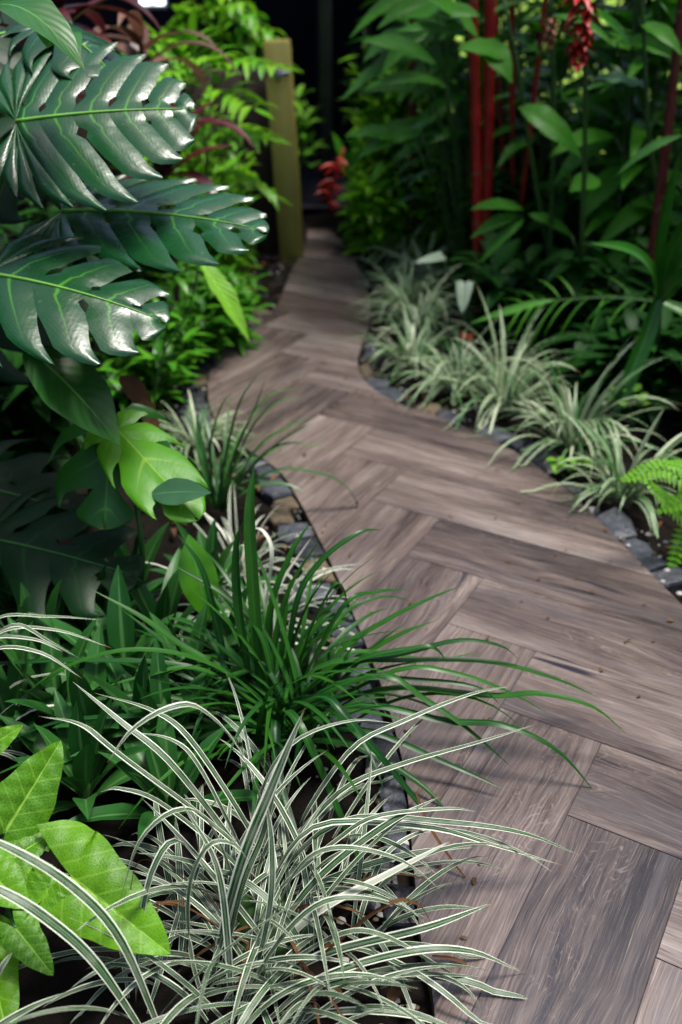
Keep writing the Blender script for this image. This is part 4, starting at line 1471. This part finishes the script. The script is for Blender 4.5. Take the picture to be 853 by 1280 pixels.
lv, st = MB(), MB()
leaf(lv, at(808, 110, 3.7), at(738, 100, 3.65), .07, up=nrm(V(0, -.4, .9)), droop=.08, n=12, k=5, fold=.1, rnd=.9, wave=.2)
lv.build('silver_leaf', M['bluegrey'], t, gb)
tube(st, [gb, at(815, 200, 3.75), at(808, 110, 3.7), at(800, -60, 3.7)], .010, .006, 7, 14)
st.build('stem', M['stem'], t, gb)
lv = MB()
for b, q, w in (((790, 60, 3.7), (720, 10, 3.6), .07), ((800, 30, 3.7), (853, 70, 3.6), .08), ((690, 20, 3.9), (770, 60, 3.8), .05), ((853, 170, 3.5), (770, 220, 3.5), .035)):
    leaf(lv, at(*b), at(*q), w, up=nrm(V(.1, -.5, .8)), droop=.1, n=11, k=5)
lv.build('leaves', M['ginger'], t, gb)

# red ginger flower heads
def flower_head(name, b, top, L, rad, mat, label, n=46):
    gbase = V(b[0], b[1], -.03)
    t = thing(name, gbase, label, 'flower')
    mb = MB()
    ax = nrm(V(.05, -.15, -1))
    for i in range(n):
        q = i / n
        a = i * 2.4
        p = top + ax * L * q
        sd = V(math.cos(a), math.sin(a), 0)
        l = rad * (1.0 - .45 * q)
        leaf(mb, p, p + nrm(sd + ax * rng.uniform(.1, 1.0)) * l * rng.uniform(.6, 1.15), rad * .36, up=-ax, droop=.12, n=6, k=3, fold=.4)
    mb.build('bracts', M[mat], t, gbase)
    st = MB()
    tube(st, [gbase, gbase + (top - gbase) * .6 + V(.03, .06, 0), top + V(.0, .04, .10), top], .011, .007, 7, 14)
    st.build('stem', M['stem'], t, gbase)


flower_head('red_ginger', at(745, 250, 3.9), at(728, -12, 3.55), .22, .085, 'flower', 'red ginger flower head hanging at the top right', 64)
flower_head('shell_ginger', at(700, 250, 4.2), at(688, 20, 4.0), .11, .045, 'pink', 'salmon pink flower beside the red ginger head', 26)
fb = gp(583, 452, -.02)
t = thing('flower_bud', fb, 'small crimson bud above the striped clump below the white leaf', 'flower')
mb = MB()
top = at(583, 424, 3.75)
for i in range(12):
    a = i * 2.4
    leaf(mb, top, top + V(math.cos(a) * .03, math.sin(a) * .03, .02 - .003 * i), .025, droop=.1, n=5, k=3, fold=.3)
mb.build('petals', M['flower'], t, fb)
mb = MB()
tube(mb, [fb, top], .003, .002, 5, 4)
mb.build('stem', M['stem'], t, fb)

# white caladium leaves
cbp = gp(592, 440, -.02)
t = thing('caladium', cbp, 'caladium with a white heart leaf before the red canes', 'caladium')
for (a, b, W, up, r_) in ((at(581, 354, 3.72), at(578, 390, 3.66), .07, nrm(V(-.1, -.85, .4)), .8), (at(552, 320, 4.0), at(520, 326, 3.94), .055, nrm(V(0, -.5, .85)), .4)):
    o = arrow(a, b, W, up, (.18, .18), r_).build('leaf', M['caladium'], t, cbp)
    mb = MB()
    tube(mb, [cbp, (cbp + a) / 2 + V(0, .03, .04), a], .004, .003, 6, 8)
    q = mb.build('petiole', M['stem'], t, cbp)
    q.parent = o

# strap-leaved crinum with the long hanging leaf
kb = V(1.42, 3.32, -.03)
kc = at(822, 372, 3.15)
t = thing('pandanus', V(kc[0] + .06, 3.3, -.03), 'strap-leaved plant at the right with a long leaf hanging down', 'strap-leaved plant')
kb = np.array(t.location)
mb = MB()
for pts, w in (([(824, 372), (806, 425), (786, 475), (768, 524)], .055), ([(822, 372), (812, 335), (785, 312), (738, 304)], .045), ([(826, 372), (835, 330), (853, 290), (880, 250)], .06),
               ([(826, 375), (850, 350), (890, 330), (940, 330)], .055), ([(822, 370), (822, 320), (832, 260), (850, 190)], .045), ([(830, 378), (870, 400), (910, 450), (930, 520)], .05), ([(826, 372), (850, 310), (870, 240), (920, 160)], .05)):
    P = [at(p[0], p[1], 3.12 - .05 * i) for i, p in enumerate(pts)]
    c = catmull(P, 18)
    ribbon(mb, c, wblade(18, w), up=nrm(V(.1, -.6, .7)), fold=.35, k=5, rnd=rng.uniform(.4, 1))
mb.build('leaves', M['broad'], t, kb)
mb = MB()
tube(mb, [kb, kb + (kc - kb) * .5 + V(.02, .02, 0), kc + V(0, 0, .02)], .022, .016, 8, 8)
mb.build('stem', M['stem'], t, kb)
# thin arching palm frond
pb_ = V(1.75, 3.7, -.03)
t = thing('palm_seedling', pb_, 'thin arching palm frond with drooping leaflets in front of the dark shrubs', 'palm')
lv, st = MB(), MB()
spine = [at(900, 385, 3.5), at(830, 378, 3.5), at(760, 372, 3.5), at(690, 376, 3.5), at(640, 388, 3.5), at(588, 404, 3.5)]
tube(st, [pb_, at(900, 385, 3.5)], .010, .007, 6, 6)
tube(st, spine[:4], .006, .003, 6, 16)
cv = catmull(spine, 40)
ribbon(lv, cv[22:], wleaf(18, .035, .5), up=nrm(V(0, -.6, .8)), fold=.3, k=5, rnd=.6)
for j, (qx, qy) in zip(range(8, 30, 2), ((805, 430), (790, 440), (760, 425), (735, 415), (745, 430), (700, 440), (690, 420), (672, 438), (665, 420), (650, 432), (640, 425))):
    b = cv[j]
    e = at(qx - 10, qy, 3.42)
    leaf(lv, b, e, .009, droop=.16, n=9, k=3, fold=.3)
    e = b + V(rng.uniform(-.12, -.05), .12, rng.uniform(-.05, .06))
    leaf(lv, b, e, .009, droop=.1, n=7, k=3, fold=.3)
lv.build('leaflets', M['shrub2'], t, pb_)
st.build('stalk', M['petiole'], t, pb_)
# small lime leaved herb
zb = gp(765, 560, -.02)
shrub('lime_herb', at(775, 505, 3.05) * V(1, 1, 0) - V(0, 0, .02), .22, .07, 7, 5, (.035, .06), .8, 'lime', 'small lime herb hiding the tip of the hanging strap leaf', 'herb', None, low=.75, pk=.5)
shrub('lime_herb', gp(712, 600, -.02), .07, .05, 5, 4, (.04, .06), .8, 'lime', 'tiny lime seedling between edging stones and striped clumps', 'herb', None, low=.6, pk=.5)

# ------------------------------------------------------------------ fern at the right
fb = gp(905, 690, -.02)
t = thing('sword_fern', fb, 'bright lime sword fern at the right edge of the path', 'fern')
for (b, m1, tp) in (((905, 660), (840, 590), (776, 600)), ((905, 670), (850, 640), (805, 600)), ((905, 690), (865, 665), (834, 722)), ((905, 680), (880, 600), (830, 578)), ((910, 690), (900, 720), (850, 760)), ((910, 670), (960, 600), (1000, 640)),
                    ((905, 665), (880, 620), (822, 640))):
    Ys = (2.35, 2.28, 2.22)
    P = [fb + V(0, 0, .02)] + [at(q[0], q[1], y) for q, y in zip((b, m1, tp), Ys)]
    cv = catmull(P, 60)
    T = tangents(cv)
    mb = MB()
    tube(mb, P, .003, .0012, 5, 20)
    for j in range(14, 59, 2):
        q = (j - 14) / 45
        sd = nrm(np.cross(T[j], nrm(V(.1, -.5, .8))))
        for s in (1, -1):
            l = .052 * (1 - q ** 2.2) ** .8 * (.55 + .45 * min(1, q * 5)) + .004
            leaf(mb, cv[j], cv[j] + nrm(sd * s + T[j] * .25 + V(0, 0, -.15)) * l, .0125, up=nrm(V(.05, -.5, .85) + T[j] * .5), droop=.06, n=5, k=3, fold=.25, peak=.3, rnd=.3 + .6 * rng.random(), wave=0)
    mb.build('frond', M['fern'], t, fb)

# ------------------------------------------------------------------ post, fence, house
def box(mb, lo, hi, rnd=.5, bev=.004):
    """box with chamfered vertical and horizontal edges"""
    x0, y0, z0 = lo
    x1, y1, z1 = hi
    b = min(bev, (x1 - x0) / 3, (y1 - y0) / 3, (z1 - z0) / 3)
    ring = lambda i, z: [(x0 + b + i, y0 + i, z), (x1 - b - i, y0 + i, z), (x1 - i, y0 + b + i, z), (x1 - i, y1 - b - i, z), (x1 - b - i, y1 - i, z), (x0 + b + i, y1 - i, z), (x0 + i, y1 - b - i, z), (x0 + i, y0 + b + i, z)]
    vs = ring(b, z0) + ring(0, z0 + b) + ring(0, z1 - b) + ring(b, z1)
    f = [tuple(range(8))[::-1], tuple(range(24, 32))]
    for k in range(3):
        f += [(k * 8 + i, k * 8 + (i + 1) % 8, (k + 1) * 8 + (i + 1) % 8, (k + 1) * 8 + i) for i in range(8)]
    mb.add(vs, [(v[0] + v[1], v[2]) for v in vs], rnd, f)


pb0 = gp(366, 318)
pt = at(345, 50, pb0[1])
t = thing('gate_post', pb0 + V(0, 0, -.03), 'olive-painted square wooden post at the end of the fence', 'post')
mb = MB()
hw = .062
tl = (pt[0] - pb0[0])
box(mb, (-hw, -hw, -.1), (hw, hw, pt[2] + .03), bev=.006)
o = mb.build('shaft', M['olive'], t)
o.rotation_euler = (0, math.atan2(tl, pt[2]) * .9, 0)
mb = MB()
box(mb, (-.055, -.085, .0), (.055, -.055, .022), bev=.003)
box(mb, (-.012, -.1, -.02), (.012, -.06, .04), bev=.003)
q = mb.build('latch', M['metal'], t)
q.parent = o
q.location = (0, -.008, pt[2] - .12)

t = thing('timber_fence', (pb0[0] - .13, pb0[1] + .12, -.03), 'dark brown fence of upright timber boards left of the olive post', 'fence')
for i in range(9):
    mb = MB()
    w = .145
    box(mb, (-w / 2, -.02, 0), (w / 2, .02, .93 + rng.uniform(-.02, .02)), rng.random(), .006)
    o = mb.build('board', M['brown'], t)
    o.location = (-.02 - i * (w + .008), rng.uniform(-.004, .004), 0)
mb = MB()
box(mb, (-1.35, .022, .2), (.06, .06, .29), .2)
box(mb, (-1.35, .022, .7), (.06, .06, .79), .2)
mb.build('rail', M['brown'], t)

# shaded pavilion closing the view
hx = thing('pavilion', (-.6, 7.25, -.03), 'dark open-sided pavilion closing the view beyond the path', 'building')
mb = MB()
box(mb, (-5.0, 2.3, 0), (1.3, 2.42, 3.0), .5, .01)
mb.build('wall', M['navy'], hx)
mb = MB()
box(mb, (-5.0, -.2, .037), (-4.88, 2.297, 3.0), .5, .01)
mb.build('side_wall', M['navy'], hx)
mb = MB()
box(mb, (1.18, -.2, .037), (1.3, 2.297, 3.0), .5, .01)
mb.build('side_wall', M['navy'], hx)
mb = MB()
box(mb, (-5.6, -1.0, 3.003), (1.7, 2.9, 3.12), .5, .01)
mb.build('roof', M['roof'], hx)
mb = MB()
box(mb, (-5.0, -.95, 0), (1.3, 2.297, .035), .5, .01)
mb.build('floor', M['navy'], hx)
for px in (-4.6, -2.3, .47):
    mb = MB()
    box(mb, (px, -.9, .037), (px + .075, -.825, 3.0), .5, .006)
    mb.build('column', M['hpost'], hx)
# window in the back wall
wx = at(192, 14, 9.52)
lx, lz = wx[0] + .6, wx[2] + .03
wm, wnt = newmat('window_daylight')
gg = G(wnt)
em = gg.n('ShaderNodeEmission', i_Color=(.86, .93, 1, 1), i_Strength=1.3)
oo = gg.n('ShaderNodeOutputMaterial')
wnt.links.new(em.outputs[0], oo.inputs[0])
mb = MB()
box(mb, (lx - .13, 2.262, lz + .02), (lx + .13, 2.297, lz + .4), .5, .004)
wf = mb.build('window', M['white'], hx)
for k in (-1, 1):
    mb = MB()
    box(mb, (lx + k * .058 - .045, 2.25, lz + .05), (lx + k * .058 + .045, 2.259, lz + .37), .5, .002)
    q = mb.build('pane', wm, hx)
    q.parent = wf
# bright plant inside the gap by the post
shrub('shrub', V(-.30, 6.15, -.03), .80, .13, 10, 10, (.12, .2), .3, 'lime', 'yellow-green shrub seen past the right side of the olive post', 'shrub', 'leafy shrubs on the left of the path', low=.5)

# ------------------------------------------------------------------ hedge beyond the lawn, unseen tree and side hedges added to block light
def tree(base, hgt, crown_c, rad, n, mat, label, L=(.16, .3)):
    base = np.asarray(base, float)
    cc = np.asarray(crown_c, float)
    t = thing('added_shade_tree', base, label, 'tree', 'unseen trees added to shade the garden')
    tr = MB()
    fork = V(base[0], base[1], hgt * .62)
    tube(tr, [base, (base + fork) / 2 + V(.05, .03, 0), fork], .13, .09, 10, 10)
    lv = MB()
    limbs = []
    for i in range(9):
        a = i * 2.4
        e = cc + V(math.cos(a) * rad[0] * .7, math.sin(a) * rad[1] * .7, rng.uniform(-.4, .5) * rad[2])
        tube(tr, [fork, (fork + e) / 2 + V(0, 0, .2), e], .05, .012, 6, 10)
        limbs.append(e)
    for i in range(n):
        if i % 3 == 0:
            cl = cc + V(rng.gauss(0, .42) * rad[0], rng.gauss(0, .42) * rad[1], rng.gauss(0, .42) * rad[2])
        p = cl + V(rng.gauss(0, .16), rng.gauss(0, .16), rng.gauss(0, .12))
        a = rng.uniform(0, 6.28)
        l = rng.uniform(*L)
        leaf(lv, p, p + V(math.cos(a) * l, math.sin(a) * l, rng.uniform(-.6, .2) * l), l * .42, droop=.1, n=4, k=3, wave=0)
    lv.build('crown', M[mat], t, base)
    tr.build('trunk', M['bark'], t, base)


for hx_, hy_, lab in ((1.3, 8.1, 'dark hedge bush at the back edge of the lawn nearest the pavilion'), (2.0, 7.7, 'dark hedge bush at the back edge of the lawn behind the gingers'), (2.7, 7.4, 'dark hedge bush at the back edge of the lawn at the far right')):
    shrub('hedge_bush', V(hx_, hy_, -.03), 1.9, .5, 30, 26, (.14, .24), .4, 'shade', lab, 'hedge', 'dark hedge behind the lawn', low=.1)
tree(V(3.2, 6.2, -.03), 4.0, (2.9, 5.8, 3.6), (1.3, 1.6, .6), 4500, 'shade', 'unseen tree added to shade the right bed')  # out of view, put in so that its crown darkens the right bed

for (x0, y0, x1, y1, hh, lab) in ((-2.9, -1.5, -2.3, 6.6, 3.4, 'unseen tall hedge added on the left to block side skylight'), (2.7, -1.5, 3.3, 4.0, 3.4, 'unseen tall hedge added on the right to block side skylight')):
    c0 = V((x0 + x1) / 2, (y0 + y1) / 2, -.03)
    t = thing('light_blocking_hedge', c0, lab, 'hedge', 'unseen hedges added to shape the light')  # out of view, added to cut skylight from the sides
    mb = MB()
    box(mb, (x0 + .12, y0 + .12, 0), (x1 - .12, y1 - .12, hh - .1), .5, .05)
    mb.build('blocker_core', M['bark'], t, c0)
    mb = MB()
    for i in range(4200):
        f_ = rng.randrange(3)
        y = rng.uniform(y0, y1)
        z = rng.uniform(.05, hh)
        x = x1 if f_ == 0 else x0 if f_ == 1 else rng.uniform(x0, x1)
        if f_ == 2: z = hh
        p = V(x + rng.gauss(0, .05), y, z + rng.gauss(0, .03))
        a = rng.uniform(0, 6.28)
        l = rng.uniform(.10, .18)
        leaf(mb, p, p + V(math.cos(a) * l, math.sin(a) * l, rng.uniform(-.5, .5) * l), l * .5, droop=.1, n=4, k=3, wave=0)
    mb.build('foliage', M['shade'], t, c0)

# ------------------------------------------------------------------ litter
mb = MB()
for i in range(420):
    sd = rng.random() < .5
    E = EL if sd else ER
    j = rng.randrange(20, NST - 10)
    off = rng.uniform(.02, .7) * (-1 if sd else 1)
    x, y = E[j][0] + off + rng.gauss(0, .05), E[j][1] + rng.gauss(0, .06)
    a = rng.uniform(0, 6.28)
    l = rng.uniform(.015, .05)
    z = -.012
    leaf(mb, V(x, y, z), V(x + math.cos(a) * l, y + math.sin(a) * l, z + rng.uniform(0, .015)), l * .4, droop=.2, n=5, k=3, fold=.3)
pbm = MB()
for i in range(900):
    sd = rng.random() < .5
    E = EL if sd else ER
    j = rng.randrange(18, NST - 10)
    off = (.01 + abs(rng.gauss(0, .09))) * (-1 if sd else 1)
    x, y = E[j][0] + off, E[j][1] + rng.gauss(0, .03)
    r_ = rng.uniform(.003, .010)
    n = 6
    a0 = rng.random() * 6
    c = V(x, y, -.014 + rng.random() * .012)
    vs = [c + V(math.cos(a0 + k) * r_ * rng.uniform(.8, 1.2), math.sin(a0 + k) * r_ * rng.uniform(.7, 1.1), 0) for k in np.arange(n) * 1.047] + [c + V(0, 0, r_ * .7)] 
    vs = vs[:n] + [c + (q - c) * .6 + V(0, 0, r_ * .5) for q in vs[:n]]
    pbm.add(vs, [(0, 0)] * 12, rng.random(), [(k, (k + 1) % n, n + (k + 1) % n, n + k) for k in range(n)] + [tuple(range(n, 2 * n))], rng.choice((0, 0, 1, 2)))
tag(pbm.build('gravel', [M['slate'], M['tan'], M['pale']]), 'small loose gravel between the edging stones', 'gravel', kind='stuff')
tag(mb.build('leaf_litter', M['dead']), 'scattered brown leaf litter on the soil beside the path', 'leaf litter', kind='stuff')
mb = MB()
for px, py in ((716, 720), (748, 739), (805, 755), (690, 775), (750, 838), (675, 720), (610, 800), (560, 640), (620, 650), (520, 560), (640, 700), (780, 800), (800, 870), (700, 660), (470, 520), (700, 700), (820, 800), (590, 590), (345, 440), (400, 470), (430, 400), (655, 755), (710, 690)):
    p = gp(px + rng.uniform(-6, 6), py + rng.uniform(-6, 6), .002)
    for k in range(2):
        a = rng.uniform(0, 6.28)
        l = rng.uniform(.005, .014)
        leaf(mb, p, p + V(math.cos(a) * l, math.sin(a) * l, .003), l * .5, droop=.2, n=4, k=3)
for i in range(170):
    E = EL if rng.random() < .5 else ER
    j = rng.randrange(15, NST - 6)
    sg = 1 if E is EL else -1
    x, y = E[j][0] + sg * abs(rng.gauss(0, .07)), E[j][1] + rng.gauss(0, .03)
    a = rng.uniform(0, 6.28)
    l = rng.uniform(.006, .022)
    leaf(mb, V(x, y, .002), V(x + math.cos(a) * l, y + math.sin(a) * l, .004), l * rng.uniform(.25, .6), droop=.15, n=4, k=3)
tag(mb.build('debris', M['dead']), 'tiny brown plant crumbs scattered on the tiles', 'debris', kind='stuff')

# ------------------------------------------------------------------ camera, light, look
cam = bpy.data.cameras.new('camera')
co = bpy.data.objects.new('camera', cam)
C.objects.link(co)
co.location = (0, 0, H)
co.rotation_euler = (R(90) - PITCH, 0, 0)
cam.sensor_fit = 'VERTICAL'
cam.sensor_height = 36
cam.sensor_width = 24
cam.lens = 35
cam.clip_start = .05
cam.clip_end = 500
cam.dof.use_dof = True
cam.dof.focus_distance = 1.72
cam.dof.aperture_fstop = 2.2
cam.dof.aperture_blades = 9
SC.camera = co

SUN_EL, SUN_AZ = R(73), R(84)      # azimuth measured clockwise from +Y
w = bpy.data.worlds.new('World')
SC.world = w
w.use_nodes = True
nt = w.node_tree
nt.nodes.clear()
sky = nt.nodes.new('ShaderNodeTexSky')
sky.sky_type = 'NISHITA'
sky.sun_disc = False
sky.sun_elevation = SUN_EL
sky.sun_rotation = SUN_AZ
sky.air_density = 1.0
sky.dust_density = 3.0
bg = nt.nodes.new('ShaderNodeBackground')
bg.inputs[1].default_value = .065
ow = nt.nodes.new('ShaderNodeOutputWorld')
nt.links.new(sky.outputs[0], bg.inputs[0])
nt.links.new(bg.outputs[0], ow.inputs[0])
sun = bpy.data.lights.new('sun', 'SUN')
sun.energy = 1.5
sun.angle = R(16)
sun.color = (1, .96, .90)
so = bpy.data.objects.new('sun', sun)
C.objects.link(so)
d = Vector((-math.sin(SUN_AZ) * math.cos(SUN_EL), -math.cos(SUN_AZ) * math.cos(SUN_EL), -math.sin(SUN_EL)))
so.rotation_euler = d.to_track_quat('-Z', 'Y').to_euler()

SC.view_settings.view_transform = 'Standard'
SC.view_settings.look = 'None'
SC.view_settings.exposure = 1.8
SC.view_settings.gamma = 1
SC.view_settings.use_curve_mapping = False
SC.render.engine = 'CYCLES'
SC.cycles.max_bounces = 6
SC.cycles.diffuse_bounces = 3
SC.cycles.glossy_bounces = 2
SC.cycles.transmission_bounces = 3
SC.cycles.use_denoising = True
